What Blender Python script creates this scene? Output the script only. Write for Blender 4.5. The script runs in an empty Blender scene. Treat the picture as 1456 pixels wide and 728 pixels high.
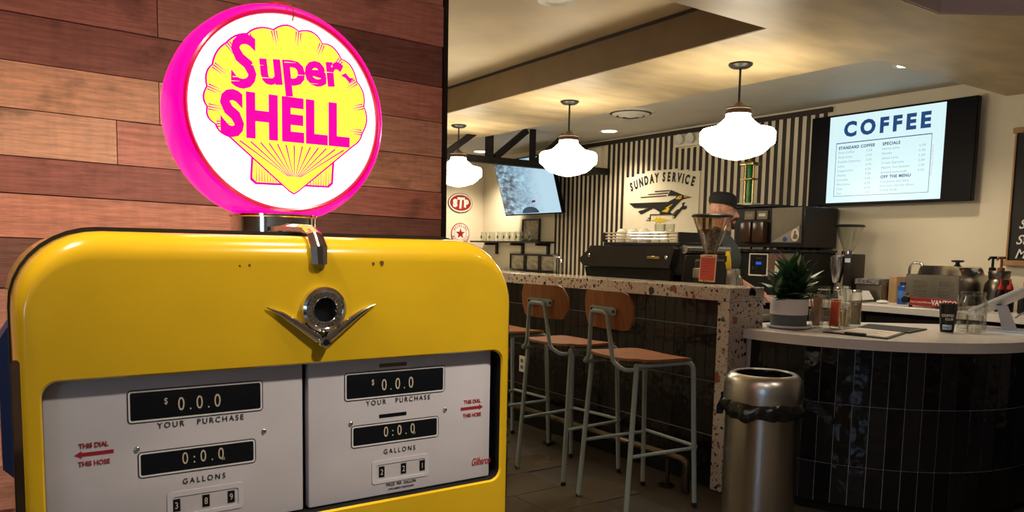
import bpy, bmesh, math, random
from mathutils import Matrix, Vector
sc = bpy.context.scene
COL = sc.collection
rnd = random.Random(11)
# ---------------------------------------------------------------- camera
cd = bpy.data.cameras.new('camera'); cam = bpy.data.objects.new('camera', cd); COL.objects.link(cam)
cd.sensor_width = 36.0; cd.lens = 1085.0 / 1456.0 * 36.0; cd.shift_y = 91.0 / 1456.0; cd.clip_start = 0.02
cam.matrix_world = Matrix(((0.8231718, 0.03754979, -0.56654938, 0.0),
                           (-0.5674499, 0.08905699, -0.81857771, 0.0),
                           (0.01971776, 0.99531847, 0.09461683, 1.26),
                           (0, 0, 0, 1)))
sc.camera = cam
# ---------------------------------------------------------------- world, exposure
w = bpy.data.worlds.new('world'); sc.world = w; w.use_nodes = True
w.node_tree.nodes['Background'].inputs[0].default_value = (0.9, 0.8, 0.65, 1)
w.node_tree.nodes['Background'].inputs[1].default_value = 0.05
vs = sc.view_settings
vs.view_transform = 'Standard'; vs.look = 'None'; vs.gamma = 1.0; vs.use_curve_mapping = False
vs.exposure = 0.0
PENDANT = 17.5; DOWN = 62.0; SIGN = 2.1; SCREEN = .95; WINDOW = 8.0

def spot(loc, power, color=(1, .83, .6), size=math.radians(125), blend=.9, radius=.06):
    l = bpy.data.lights.new('downlight_beam', 'SPOT'); l.energy = power; l.color = color
    l.spot_size = size; l.spot_blend = blend; l.shadow_soft_size = radius
    o = bpy.data.objects.new('downlight_beam', l); COL.objects.link(o); o.location = loc
    return o
# ---------------------------------------------------------------- materials
MATS = {}
def M(name, col, rough=.5, metal=0., var=.08, scale=18., bump=0., bscale=60., emis=None, es=0., trans=0., ior=1.45, coat=0., stretch=None, rv=0., spec=None):
    """procedural principled material: noise mottled colour, optional bump"""
    m = bpy.data.materials.new(name); m.use_nodes = True; nt = m.node_tree; N = nt.nodes; L = nt.links
    b = N['Principled BSDF']
    c = tuple(col) + (1,)
    tc = N.new('ShaderNodeTexCoord'); mp = N.new('ShaderNodeMapping'); L.new(tc.outputs['Object'], mp.inputs[0])
    if stretch: mp.inputs['Scale'].default_value = stretch
    if var > 0:
        n = N.new('ShaderNodeTexNoise'); n.inputs['Scale'].default_value = scale; n.inputs['Detail'].default_value = 5
        L.new(mp.outputs[0], n.inputs['Vector'])
        rp = N.new('ShaderNodeValToRGB')
        rp.color_ramp.elements[0].position = .3; rp.color_ramp.elements[1].position = .7
        rp.color_ramp.elements[0].color = tuple(max(0, x * (1 - var)) for x in col) + (1,)
        rp.color_ramp.elements[1].color = tuple(min(1, x * (1 + var)) for x in col) + (1,)
        L.new(n.outputs['Fac'], rp.inputs[0]); L.new(rp.outputs[0], b.inputs['Base Color'])
        if rv:
            mr = N.new('ShaderNodeMapRange'); mr.inputs['To Min'].default_value = max(.02, rough - rv); mr.inputs['To Max'].default_value = rough + rv
            L.new(n.outputs['Fac'], mr.inputs[0]); L.new(mr.outputs[0], b.inputs['Roughness'])
    else:
        b.inputs['Base Color'].default_value = c
    if not rv: b.inputs['Roughness'].default_value = rough
    b.inputs['Metallic'].default_value = metal
    b.inputs['IOR'].default_value = ior
    if spec is not None: b.inputs['Specular IOR Level'].default_value = spec
    if coat: b.inputs['Coat Weight'].default_value = coat; b.inputs['Coat Roughness'].default_value = .06
    if trans: b.inputs['Transmission Weight'].default_value = trans
    if emis:
        b.inputs['Emission Color'].default_value = tuple(emis) + (1,); b.inputs['Emission Strength'].default_value = es
    if bump:
        n2 = N.new('ShaderNodeTexNoise'); n2.inputs['Scale'].default_value = bscale; n2.inputs['Detail'].default_value = 3
        L.new(mp.outputs[0], n2.inputs['Vector'])
        bp = N.new('ShaderNodeBump'); bp.inputs['Strength'].default_value = bump; bp.inputs['Distance'].default_value = .01
        L.new(n2.outputs['Fac'], bp.inputs['Height']); L.new(bp.outputs[0], b.inputs['Normal'])
    MATS[name] = m
    return m

def glass_mat(name, tint=(.95, .97, .95), mixf=.12, rough=.03):
    """thin clear glass: mostly transparent with a glossy reflection at grazing angles"""
    m = bpy.data.materials.new(name); m.use_nodes = True; nt = m.node_tree; N = nt.nodes; L = nt.links
    N.remove(N['Principled BSDF'])
    t = N.new('ShaderNodeBsdfTransparent'); t.inputs[0].default_value = tuple(tint) + (1,)
    g = N.new('ShaderNodeBsdfGlossy'); g.inputs['Roughness'].default_value = rough
    f = N.new('ShaderNodeLayerWeight'); f.inputs[0].default_value = .28
    a = N.new('ShaderNodeMath'); a.operation = 'MULTIPLY_ADD'; a.inputs[1].default_value = .55; a.inputs[2].default_value = mixf; L.new(f.outputs['Facing'], a.inputs[0]); a.use_clamp = True
    mx = N.new('ShaderNodeMixShader'); L.new(a.outputs[0], mx.inputs[0]); L.new(t.outputs[0], mx.inputs[1]); L.new(g.outputs[0], mx.inputs[2])
    L.new(mx.outputs[0], N['Material Output'].inputs[0])
    MATS[name] = m; return m

def emit_mat(name, col, s, k=.8):
    m = bpy.data.materials.new(name); m.use_nodes = True; nt = m.node_tree
    b = nt.nodes['Principled BSDF']; b.inputs['Base Color'].default_value = tuple(x * k for x in col) + (1,)
    b.inputs['Roughness'].default_value = .25
    b.inputs['Emission Color'].default_value = tuple(col) + (1,); b.inputs['Emission Strength'].default_value = s
    MATS[name] = m; return m

def terrazzo_mat(name='terrazzo'):
    m = bpy.data.materials.new(name); m.use_nodes = True; nt = m.node_tree; N = nt.nodes; L = nt.links
    b = N['Principled BSDF']; b.inputs['Roughness'].default_value = .12
    tc = N.new('ShaderNodeTexCoord')
    nz = N.new('ShaderNodeTexNoise'); nz.inputs['Scale'].default_value = 22; L.new(tc.outputs['Object'], nz.inputs['Vector'])
    mxv = N.new('ShaderNodeMix'); mxv.data_type = 'VECTOR'; mxv.inputs[0].default_value = .035
    L.new(tc.outputs['Object'], mxv.inputs[4]); L.new(nz.outputs['Color'], mxv.inputs[5])
    prev = None
    base = (.58, .50, .42, 1)
    for i, (s, lo, hi) in enumerate([(95, .12, .40), (46, .10, .46), (17, -.12, .46)]):
        v = N.new('ShaderNodeTexVoronoi'); v.inputs['Scale'].default_value = s; L.new(mxv.outputs[1], v.inputs['Vector'])
        sep = N.new('ShaderNodeSeparateColor'); L.new(v.outputs['Color'], sep.inputs[0])
        th = N.new('ShaderNodeMapRange'); th.inputs['To Min'].default_value = lo - .12; th.inputs['To Max'].default_value = hi; L.new(sep.outputs[0], th.inputs[0])
        lt = N.new('ShaderNodeMath'); lt.operation = 'LESS_THAN'; L.new(v.outputs['Distance'], lt.inputs[0]); L.new(th.outputs[0], lt.inputs[1])
        rp = N.new('ShaderNodeValToRGB'); rp.color_ramp.interpolation = 'CONSTANT'
        els = rp.color_ramp.elements
        pal = [(0, (.02, .02, .022)), (.26, (.24, .07, .035)), (.46, (.35, .19, .07)), (.58, (.07, .075, .08)), (.72, (.44, .35, .26)), (.84, (.32, .10, .05))]
        els[0].position = 0; els[0].color = pal[0][1] + (1,); els[1].position = pal[1][0]; els[1].color = pal[1][1] + (1,)
        for p, c in pal[2:]:
            e = els.new(p); e.color = c + (1,)
        L.new(sep.outputs[1], rp.inputs[0])
        mx = N.new('ShaderNodeMix'); mx.data_type = 'RGBA'
        L.new(lt.outputs[0], mx.inputs[0])
        if prev is None: mx.inputs[6].default_value = base
        else: L.new(prev, mx.inputs[6])
        L.new(rp.outputs[0], mx.inputs[7]); prev = mx.outputs[2]
    L.new(prev, b.inputs['Base Color'])
    MATS[name] = m; return m

def plank_mat(name='reclaimed_wood'):
    m = bpy.data.materials.new(name); m.use_nodes = True; nt = m.node_tree; N = nt.nodes; L = nt.links
    b = N['Principled BSDF']; b.inputs['Roughness'].default_value = .62
    tc = N.new('ShaderNodeTexCoord'); oi = N.new('ShaderNodeObjectInfo')
    cmb = N.new('ShaderNodeCombineXYZ'); mul = N.new('ShaderNodeMath'); mul.operation = 'MULTIPLY'; mul.inputs[1].default_value = 37.
    L.new(oi.outputs['Random'], mul.inputs[0]); L.new(mul.outputs[0], cmb.inputs[0]); L.new(mul.outputs[0], cmb.inputs[2])
    add = N.new('ShaderNodeVectorMath'); add.operation = 'ADD'; L.new(tc.outputs['Object'], add.inputs[0]); L.new(cmb.outputs[0], add.inputs[1])
    def noise(scale, det, rough, sx):
        mp = N.new('ShaderNodeMapping'); mp.inputs['Scale'].default_value = sx; L.new(add.outputs[0], mp.inputs[0])
        n = N.new('ShaderNodeTexNoise'); n.inputs['Scale'].default_value = scale; n.inputs['Detail'].default_value = det; n.inputs['Roughness'].default_value = rough
        L.new(mp.outputs[0], n.inputs['Vector']); return n
    grain = noise(9, 6, .65, (1.2, 8, 14)); blot = noise(5, 4, .6, (1, 1, 1.6)); saw = noise(60, 2, .5, (1, 1, .12))
    def mult(prev, n, lo, hi, p0, p1):
        mr = N.new('ShaderNodeMapRange'); mr.inputs['From Min'].default_value = p0; mr.inputs['From Max'].default_value = p1
        mr.inputs['To Min'].default_value = lo; mr.inputs['To Max'].default_value = hi; L.new(n.outputs['Fac'], mr.inputs[0])
        vm = N.new('ShaderNodeVectorMath'); vm.operation = 'SCALE'; L.new(prev, vm.inputs[0]); L.new(mr.outputs[0], vm.inputs['Scale']); return vm.outputs[0]
    c = mult(oi.outputs['Color'], grain, .66, 1.22, .3, .7)
    c = mult(c, blot, .40, 1.05, .28, .45)
    c = mult(c, saw, .95, 1.03, .35, .6)
    L.new(c, b.inputs['Base Color'])
    bp = N.new('ShaderNodeBump'); bp.inputs['Strength'].default_value = .35; bp.inputs['Distance'].default_value = .004
    L.new(grain.outputs['Fac'], bp.inputs['Height']); L.new(bp.outputs[0], b.inputs['Normal'])
    MATS[name] = m; return m

def tile_mat(name, col, bump=.25):
    m = bpy.data.materials.new(name); m.use_nodes = True; nt = m.node_tree; N = nt.nodes; L = nt.links
    b = N['Principled BSDF']; b.inputs['Roughness'].default_value = .13; b.inputs['Specular IOR Level'].default_value = .32
    oi = N.new('ShaderNodeObjectInfo'); tc = N.new('ShaderNodeTexCoord')
    rp = N.new('ShaderNodeValToRGB'); rp.color_ramp.elements[0].color = tuple(x * .5 for x in col) + (1,); rp.color_ramp.elements[1].color = tuple(x * 1.6 for x in col) + (1,)
    L.new(oi.outputs['Random'], rp.inputs[0]); L.new(rp.outputs[0], b.inputs['Base Color'])
    cm = N.new('ShaderNodeCombineXYZ'); mu = N.new('ShaderNodeMath'); mu.operation = 'MULTIPLY'; mu.inputs[1].default_value = 31.; L.new(oi.outputs['Random'], mu.inputs[0])
    for k in range(3): L.new(mu.outputs[0], cm.inputs[k])
    ad = N.new('ShaderNodeVectorMath'); ad.operation = 'ADD'; L.new(tc.outputs['Object'], ad.inputs[0]); L.new(cm.outputs[0], ad.inputs[1])
    n = N.new('ShaderNodeTexNoise'); n.inputs['Scale'].default_value = 14; n.inputs['Detail'].default_value = 1.5; L.new(ad.outputs[0], n.inputs['Vector'])
    bp = N.new('ShaderNodeBump'); bp.inputs['Strength'].default_value = bump; bp.inputs['Distance'].default_value = .02
    L.new(n.outputs['Fac'], bp.inputs['Height']); L.new(bp.outputs[0], b.inputs['Normal'])
    MATS[name] = m; return m

def screen_mat(name='video_screen'):
    m = bpy.data.materials.new(name); m.use_nodes = True; nt = m.node_tree; N = nt.nodes; L = nt.links
    b = N['Principled BSDF']; b.inputs['Base Color'].default_value = (.02, .02, .02, 1); b.inputs['Roughness'].default_value = .2
    tc = N.new('ShaderNodeTexCoord'); sp = N.new('ShaderNodeSeparateXYZ'); L.new(tc.outputs['Generated'], sp.inputs[0])
    n = N.new('ShaderNodeTexNoise'); n.inputs['Scale'].default_value = 9; n.inputs['Detail'].default_value = 8; n.inputs['Roughness'].default_value = .7; L.new(tc.outputs['Generated'], n.inputs['Vector'])
    # trees at the left (high Generated Y), snowy slope elsewhere
    mr = N.new('ShaderNodeMapRange'); mr.inputs['From Min'].default_value = .25; mr.inputs['From Max'].default_value = .85; L.new(sp.outputs[1], mr.inputs[0])
    mu = N.new('ShaderNodeMath'); mu.operation = 'MULTIPLY'; L.new(mr.outputs[0], mu.inputs[0])
    mr2 = N.new('ShaderNodeMapRange'); mr2.inputs['From Min'].default_value = .35; mr2.inputs['From Max'].default_value = .6; mr2.inputs['To Max'].default_value = 1.2; L.new(n.outputs['Fac'], mr2.inputs[0]); L.new(mr2.outputs[0], mu.inputs[1])
    rp = N.new('ShaderNodeValToRGB'); e = rp.color_ramp.elements
    e[0].color = (.55, .80, .95, 1); e[1].color = (.05, .09, .13, 1); e.new(.35).color = (.33, .55, .72, 1)
    L.new(mu.outputs[0], rp.inputs[0]); L.new(rp.outputs[0], b.inputs['Emission Color']); b.inputs['Emission Strength'].default_value = SCREEN * .9
    MATS[name] = m; return m

M('yellow_enamel', (.68, .42, .012), .2, 0, .06, 6, .03, 12, coat=.6)
M('white_enamel', (.62, .58, .60), .22, 0, .05, 8, .05, 30, coat=.4)
M('black_rubber', (.012, .012, .013), .4, 0, .2, 30)
M('black_gloss', (.008, .009, .012), .08, 0, 0)
M('black_matte', (.009, .008, .008), .55, 0, .25, 20, spec=.22)
M('black_paint', (.011, .010, .010), .34, 0, .2, 12, spec=.35)
M('machine_black', (.015, .012, .010), .34, 0, .15, 9, spec=.35)
M('chrome', (.75, .74, .72), .09, 1, .04, 30)
M('pitted_chrome', (.62, .60, .58), .2, 1, .18, 160, .25, 220)
M('steel', (.46, .44, .41), .24, 1, .08, 8, .04, 200, stretch=(1, 1, .05))
M('satin_steel', (.55, .54, .52), .30, 1, .05, 10)
M('dark_steel', (.24, .215, .18), .3, 1, .08, 10)
M('blue_paint', (.009, .028, .12), .4, 0, .1, 12)
M('digit_paint', (.62, .52, .38), .5, 0, .05, 60, emis=(.6, .5, .36), es=0)
M('white_paint', (.72, .70, .66), .45, 0, .04, 20)
M('white_print', (.8, .78, .74), .5, 0, .03, 40)
M('black_print', (.015, .014, .014), .5, 0, .1, 40)
M('red_print', (.35, .015, .03), .5, 0, .08, 40)
M('cream_wall', (.75, .68, .53), .55, 0, .03, 3, .04, 120)
M('cream_paint', (.80, .74, .58), .5, 0, .03, 10)
M('gold_plaster', (.50, .39, .225), .5, 0, .22, 4.0, .2, 8, stretch=(.6, 1.6, 1), rv=.1)
M('tray_plaster', (.66, .54, .35), .6, 0, .10, 2.4, .04, 9)
M('grey_ceiling', (.52, .50, .44), .6, 0, .06, 3)
M('pink_plaster', (.80, .66, .62), .6, 0, .08, 3)
M('soffit_shade_brown', (.17, .115, .06), .6, 0, .08, 8)  # darkness of the unlit soffit side, painted in
M('dark_trim', (.016, .013, .012), .45, 0, .2, 15)
M('slat_wood', (.024, .015, .011), .55, 0, .35, 10, .1, 30, stretch=(1, 6, .5))
M('floor_tile', (.11, .088, .062), .24, 0, .14, 4, .05, 20, rv=.06)
M('floor_grout', (.055, .043, .032), .7, 0, .1, 30)
M('tile_grout', (.50, .49, .51), .7, 0, .06, 40)
M('rail_steel', (.13, .105, .08), .3, 1, .08, 10)
M('bar_grout', (.80, .79, .78), .7, 0, .06, 40)
M('stool_wood', (.29, .098, .024), .45, 0, .22, 10, .04, 30, stretch=(1, 5, 1))
M('stool_paint', (.29, .355, .355), .38, 0, .05, 20)
M('quartz', (.76, .72, .68), .22, 0, .03, 60)
M('bag_plastic', (.010, .010, .011), .18, 0, .1, 30, .5, 45)
M('pot_white', (.78, .76, .76), .4, 0, .02, 20)
M('pot_grey', (.105, .125, .135), .5, 0, .06, 60)
M('leaf', (.030, .085, .030), .25, 0, .35, 9, .06, 30, coat=.2)
M('leaf_dark', (.015, .048, .018), .3, 0, .3, 9)
M('soil', (.03, .02, .013), .9, 0, .3, 60, .5, 90)
M('stirrer_wood', (.50, .29, .17), .6, 0, .12, 20)
M('card_wood', (.56, .36, .20), .55, 0, .1, 20)
M('card_red', (.50, .055, .030), .6, 0, .05, 20)
M('paper', (.74, .66, .56), .7, 0, .04, 20)
M('white_plastic', (.74, .74, .80), .3, 0, .02, 20)
M('blue_label', (.04, .16, .42), .5, 0, .05, 30)
M('light_label', (.55, .70, .85), .5, 0, .05, 30)
M('beans', (.060, .026, .013), .45, 0, .5, 90, 1., 110)
M('sugar', (.47, .36, .22), .7, 0, .25, 90, .4, 120)
M('cardboard', (.42, .27, .13), .7, 0, .1, 20)
M('steel_red', (.28, .012, .014), .4, 0, .06, 20)
M('blue_can', (.02, .07, .32), .35, 0, .08, 20)
M('chalkboard', (.018, .017, .016), .7, 0, .3, 12)
M('frame_wood', (.36, .20, .08), .5, 0, .15, 12)
M('red_cap', (.52, .02, .02), .4, 0, .05, 20)
M('brown_plastic', (.22, .085, .03), .4, 0, .1, 20)
M('skin', (.60, .30, .21), .5, 0, .1, 30)
M('shirt', (.050, .058, .060), .85, 0, .15, 60, .2, 200)
M('cap_cloth', (.010, .010, .011), .8, 0, .2, 60, .2, 200)
M('hair', (.045, .025, .018), .8, 0, .4, 90, .4, 200)
M('eye_white', (.6, .55, .5), .3, 0, .02, 20)
M('denim', (.03, .035, .06), .85, 0, .2, 60)
M('cup_ceramic', (.74, .68, .58), .3, 0, .03, 20)
M('sign_red', (.30, .007, .010), .4, 0, .06, 12)
M('sign_yellow', (.72, .52, .03), .5, 0, .04, 20)
M('picture_art', (.46, .41, .30), .7, 0, .45, 22)
M('yellow_plastic', (.72, .50, .02), .4, 0, .04, 20)
M('amber_plastic', (.055, .024, .014), .2, 0, .2, 15)
M('grey_panel', (.17, .145, .11), .45, .3, .08, 10)
M('pink_label', (.42, .05, .22), .6, 0, .04, 20)
M('photo_print', (.16, .15, .15), .5, 0, .9, 60)
M('gold_metal', (.50, .36, .14), .25, 1, .1, 30)
M('green_gem', (.015, .23, .04), .2, 0, .3, 20)
M('bronze', (.045, .025, .016), .4, .5, .12, 20)
M('tv_bezel', (.003, .003, .006), .35, 0, 0, spec=.12)
M('globe_metal', (.30, .005, .06), .35, 0, .05, 20)
glass_mat('glass', (.965, .97, .96), .03); glass_mat('thin_glass', (.95, .96, .94), .06)
glass_mat('smoke_glass', (.86, .80, .72), .03)
terrazzo_mat(); plank_mat(); tile_mat('tile_bar', (.0085, .0065, .006)); tile_mat('tile_counter', (.0095, .009, .0105), .35)
emit_mat('lamp_glass', (1, .87, .65), PENDANT)
emit_mat('downlight_glow', (1, .86, .62), 8.)
emit_mat('sign_white', (1, .93, .82), 2.4)
emit_mat('sign_rim', (.62, .0, .06), .8, .3)
emit_mat('sign_magenta', (1, .0, .30), 1.0)
emit_mat('sign_body', (1, .0, .125), SIGN * 1.6, .25)
emit_mat('sign_shell_yellow', (1, .80, .055), 1.15)
emit_mat('menu_screen', (.70, .94, .98), SCREEN, .05)
emit_mat('menu_blue', (.0, .07, .26), .7, .05)
emit_mat('menu_grey', (.28, .48, .55), .8, .05)
emit_mat('menu_pink', (.72, .62, .72), .8, .05)
emit_mat('lcd_blue', (.02, .10, .75), .9, .05)
emit_mat('added_window_daylight', (.50, .72, 1.0), WINDOW)
screen_mat()
# ---------------------------------------------------------------- mesh helpers
def BM(): return bmesh.new()
def FM(o, right, up):
    r, u = Vector(right).normalized(), Vector(up).normalized(); n = r.cross(u)
    return Matrix(((r.x, u.x, n.x, o[0]), (r.y, u.y, n.y, o[1]), (r.z, u.z, n.z, o[2]), (0, 0, 0, 1)))
def FY(x, y, z): return FM((x, y, z), (1, 0, 0), (0, 0, 1))       # faces the viewer on a plane of constant Y
def FX(x, y, z): return FM((x, y, z), (0, -1, 0), (0, 0, 1))      # faces the viewer on a plane of constant X
def FZ(x, y, z, a=0): return Matrix.Translation((x, y, z)) @ Matrix.Rotation(a, 4, 'Z')
def merge(bm, t, mx=None):
    if mx is not None: t.transform(mx)
    me = bpy.data.meshes.new('tmp'); t.to_mesh(me); t.free(); bm.from_mesh(me); bpy.data.meshes.remove(me); return bm
def box(bm, a, b, bev=0., seg=2, mx=None):
    t = BM(); bmesh.ops.create_cube(t, size=1)
    c = [(a[i] + b[i]) / 2 for i in range(3)]; s = [abs(b[i] - a[i]) for i in range(3)]
    for v in t.verts: v.co = Vector((c[0] + v.co.x * s[0], c[1] + v.co.y * s[1], c[2] + v.co.z * s[2]))
    if bev: bmesh.ops.bevel(t, geom=t.edges[:], offset=bev, segments=seg, profile=.6, affect='EDGES')
    return merge(bm, t, mx)
def lathe(bm, prof, n=32, mx=None, a0=0., a1=2 * math.pi):
    t = BM(); full = abs(a1 - a0 - 2 * math.pi) < 1e-6; k = n if full else n + 1; rings = []
    for r, z in prof:
        if r < 1e-6: rings.append([t.verts.new((0, 0, z))])
        else: rings.append([t.verts.new((r * math.cos(a0 + (a1 - a0) * i / n), r * math.sin(a0 + (a1 - a0) * i / n), z)) for i in range(k)])
    for A, B in zip(rings, rings[1:]):
        for i in range(n if full else n):
            j = (i + 1) % k
            if len(A) == 1 and len(B) == 1: continue
            if len(A) == 1: t.faces.new((A[0], B[j], B[i]))
            elif len(B) == 1: t.faces.new((A[i], A[j], B[0]))
            else: t.faces.new((A[i], A[j], B[j], B[i]))
    return merge(bm, t, mx)
def cyl(bm, p0, p1, r0, r1=None, n=20, cap=True):
    r1 = r0 if r1 is None else r1; p0, p1 = Vector(p0), Vector(p1); d = p1 - p0; h = d.length
    q = d.to_track_quat('Z', 'Y').to_matrix().to_4x4(); q.translation = p0
    return lathe(bm, ([(0, 0)] if cap else []) + [(r0, 0), (r1, h)] + ([(0, h)] if cap else []), n, q)
def ball(bm, c, r, n=12, mx=None, sub=None):
    t = BM(); bmesh.ops.create_uvsphere(t, u_segments=n, v_segments=max(6, n * 2 // 3), radius=1)
    r = (r, r, r) if not hasattr(r, '__len__') else r
    for v in t.verts: v.co = Vector((c[0] + v.co.x * r[0], c[1] + v.co.y * r[1], c[2] + v.co.z * r[2]))
    return merge(bm, t, mx)
def fillet(pts, rad, n=5):
    P = [Vector(p) for p in pts]; out = [P[0]]
    for a, b, c in zip(P, P[1:], P[2:]):
        d1, d2 = (a - b), (c - b); r = min(rad, d1.length * .48, d2.length * .48)
        s, e = b + d1.normalized() * r, b + d2.normalized() * r
        for i in range(n + 1):
            u = i / n; out.append(s * (1 - u) ** 2 + b * 2 * u * (1 - u) + e * u * u)
    out.append(P[-1]); return out
def tube(bm, pts, r, n=10, closed=False, mx=None):
    P = [Vector(p) for p in pts]; t = BM(); m = len(P); rr = r if hasattr(r, '__len__') else [r] * m; rings = []; up = None
    for i in range(m):
        if closed: d = P[(i + 1) % m] - P[i - 1]
        else: d = P[min(i + 1, m - 1)] - P[max(i - 1, 0)]
        d.normalize()
        if up is None: up = d.orthogonal().normalized()
        up = (up - d * up.dot(d)); up = up.normalized() if up.length > 1e-6 else d.orthogonal().normalized()
        s = d.cross(up)
        rings.append([t.verts.new(P[i] + (up * math.cos(2 * math.pi * k / n) + s * math.sin(2 * math.pi * k / n)) * rr[i]) for k in range(n)])
    R2 = rings + [rings[0]] if closed else rings
    for A, B in zip(R2, R2[1:]):
        for k in range(n): t.faces.new((A[k], A[(k + 1) % n], B[(k + 1) % n], B[k]))
    if not closed: t.faces.new(rings[0][::-1]); t.faces.new(rings[-1])
    return merge(bm, t, mx)
def prism(bm, pts, h, mx=None, z0=0., holes=None):
    """2D outline extruded from z0 to z0+h in the frame mx"""
    t = BM()
    lo = [t.verts.new((p[0], p[1], z0)) for p in pts]; hi = [t.verts.new((p[0], p[1], z0 + h)) for p in pts]; n = len(pts)
    for i in range(n): t.faces.new((lo[i], lo[(i + 1) % n], hi[(i + 1) % n], hi[i]))
    t.faces.new(lo[::-1]); t.faces.new(hi)
    return merge(bm, t, mx)
def rrect(x0, x1, y0, y1, r, n=5, rb=None):
    rb = r if rb is None else rb; out = []
    for cx, cy, a, q in ((x1 - r, y1 - r, 0, r), (x0 + r, y1 - r, 90, r), (x0 + rb, y0 + rb, 180, rb), (x1 - rb, y0 + rb, 270, rb)):
        for i in range(n + 1):
            t = math.radians(a + 90 * i / n); out.append((cx + q * math.cos(t), cy + q * math.sin(t)))
    return out
def circ(r, n=32, cx=0, cy=0, a0=0): return [(cx + r * math.cos(a0 + 2 * math.pi * i / n), cy + r * math.sin(a0 + 2 * math.pi * i / n)) for i in range(n)]
def ring_prism(bm, outer, inner, h, mx=None):
    t = BM(); n = len(outer)
    v = [[t.verts.new((p[0], p[1], z)) for p in L] for L, z in ((outer, 0), (outer, h), (inner, h), (inner, 0))]
    for A, B in zip(v, v[1:] + v[:1]):
        for i in range(n): t.faces.new((A[i], A[(i + 1) % n], B[(i + 1) % n], B[i]))
    return merge(bm, t, mx)
def text(bm, s, size, mx, ex=.0006, sx=1., off=0., align='CENTER', shear=0., sp=1., z=0.):
    cu = bpy.data.curves.new('t', 'FONT'); cu.body = s; cu.size = size; cu.extrude = ex; cu.offset = off
    cu.align_x = align; cu.shear = shear; cu.space_character = sp; cu.resolution_u = 3
    o = bpy.data.objects.new('t', cu); me = o.to_mesh(); t = BM(); t.from_mesh(me); o.to_mesh_clear()
    bpy.data.objects.remove(o); bpy.data.curves.remove(cu)
    for v in t.verts: v.co.x *= sx; v.co.z += ex + z
    return merge(bm, t, mx)
# ---------------------------------------------------------------- scene helpers
WM = {}
def link(o): COL.objects.link(o); return o
def tag(o, label=None, cat=None, group=None, kind=None):
    if label: o['label'] = label
    if cat: o['category'] = cat
    if group: o['group'] = group
    if kind: o['kind'] = kind
    return o
def thing(name, label, cat, loc=(0, 0, 0), rotz=0., group=None):
    o = link(bpy.data.objects.new(name, None)); o.empty_display_size = .05; o.location = loc; o.rotation_euler = (0, 0, rotz)
    WM[o.name] = Matrix.Translation(loc) @ Matrix.Rotation(rotz, 4, 'Z')
    return tag(o, label, cat, group)
def finish(me, smooth):
    if smooth:
        me.polygons.foreach_set('use_smooth', [True] * len(me.polygons)); me.set_sharp_from_angle(angle=math.radians(smooth if smooth is not True else 38))
def obj(name, bm, mat, parent=None, smooth=True, world=True, recalc=True):
    """one mesh object; a top-level one gets its origin at the middle of its base"""
    if recalc: bmesh.ops.recalc_face_normals(bm, faces=bm.faces[:])
    me = bpy.data.meshes.new(name)
    if parent is None:
        xs = [v.co for v in bm.verts]
        c = Vector(((min(p.x for p in xs) + max(p.x for p in xs)) / 2, (min(p.y for p in xs) + max(p.y for p in xs)) / 2, min(p.z for p in xs)))
        bm.transform(Matrix.Translation(-c))
    elif world: bm.transform(WM[parent.name].inverted())
    bm.to_mesh(me); bm.free(); finish(me, smooth)
    me.materials.append(MATS[mat]); o = link(bpy.data.objects.new(name, me))
    if parent is None: o.location = c; WM[o.name] = Matrix.Translation(c)
    else: o.parent = parent; WM[o.name] = WM[parent.name]
    return o
def struct(name, bm, mat, smooth=False): return tag(obj(name, bm, mat, None, smooth), kind='structure')
def piece(name, me, parent, loc, rotz=0., scale=None):
    """a piece that shares mesh data; loc in world coordinates"""
    o = link(bpy.data.objects.new(name, me)); o.parent = parent
    mx = WM[parent.name].inverted() @ Matrix.Translation(loc) @ Matrix.Rotation(rotz, 4, 'Z')
    o.location = mx.translation; o.rotation_euler = mx.to_euler()
    if scale: o.scale = scale
    return o
def mesh_of(bm, mat, smooth=False):
    bmesh.ops.recalc_face_normals(bm, faces=bm.faces[:]); me = bpy.data.meshes.new('piece'); bm.to_mesh(me); bm.free(); finish(me, smooth); me.materials.append(MATS[mat]); return me
def kids(o): return [c for c in bpy.data.objects if c.parent == o]
def copy_tree(o, loc, rotz, label, group=None):
    r = link(o.copy()); r.location = loc; r.rotation_euler = (0, 0, rotz); r['label'] = label
    if group: r['group'] = group
    for ch in kids(o):
        c = link(ch.copy()); c.parent = r
        for g in kids(ch): d = link(g.copy()); d.parent = c
    return r
def shade(o, key):  # another material on a copied thing
    o.data = o.data.copy(); o.data.materials.clear(); o.data.materials.append(MATS[key])
# ================================================================ THE SETTING
# floor: tiles laid on a grout bed
fl = struct('floor', box(BM(), (-4.1, -4.1, -.08), (5.7, 8.9, -.005)), 'floor_grout')
tm = mesh_of(box(BM(), (-.297, -.147, -.0045), (.297, .147, 0)), 'floor_tile')
rest = BM(); cnt = 0
for i in range(11):
    for j in range(43):
        x, y = -3.82 + i * .6 + (.3 if j % 2 else 0), -3.95 + j * .3
        if x > 5.4: continue
        if 1.1 < x < 3.4 and 1.4 < y < 8.6: piece('floor_tile', tm, fl, (x, y, 0)); cnt += 1
        else: box(rest, (x - .297, y - .147, -.0045), (x + .297, y + .147, 0))
tag(obj('floor_tiles', rest, 'floor_tile', fl, False), kind='stuff')
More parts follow.
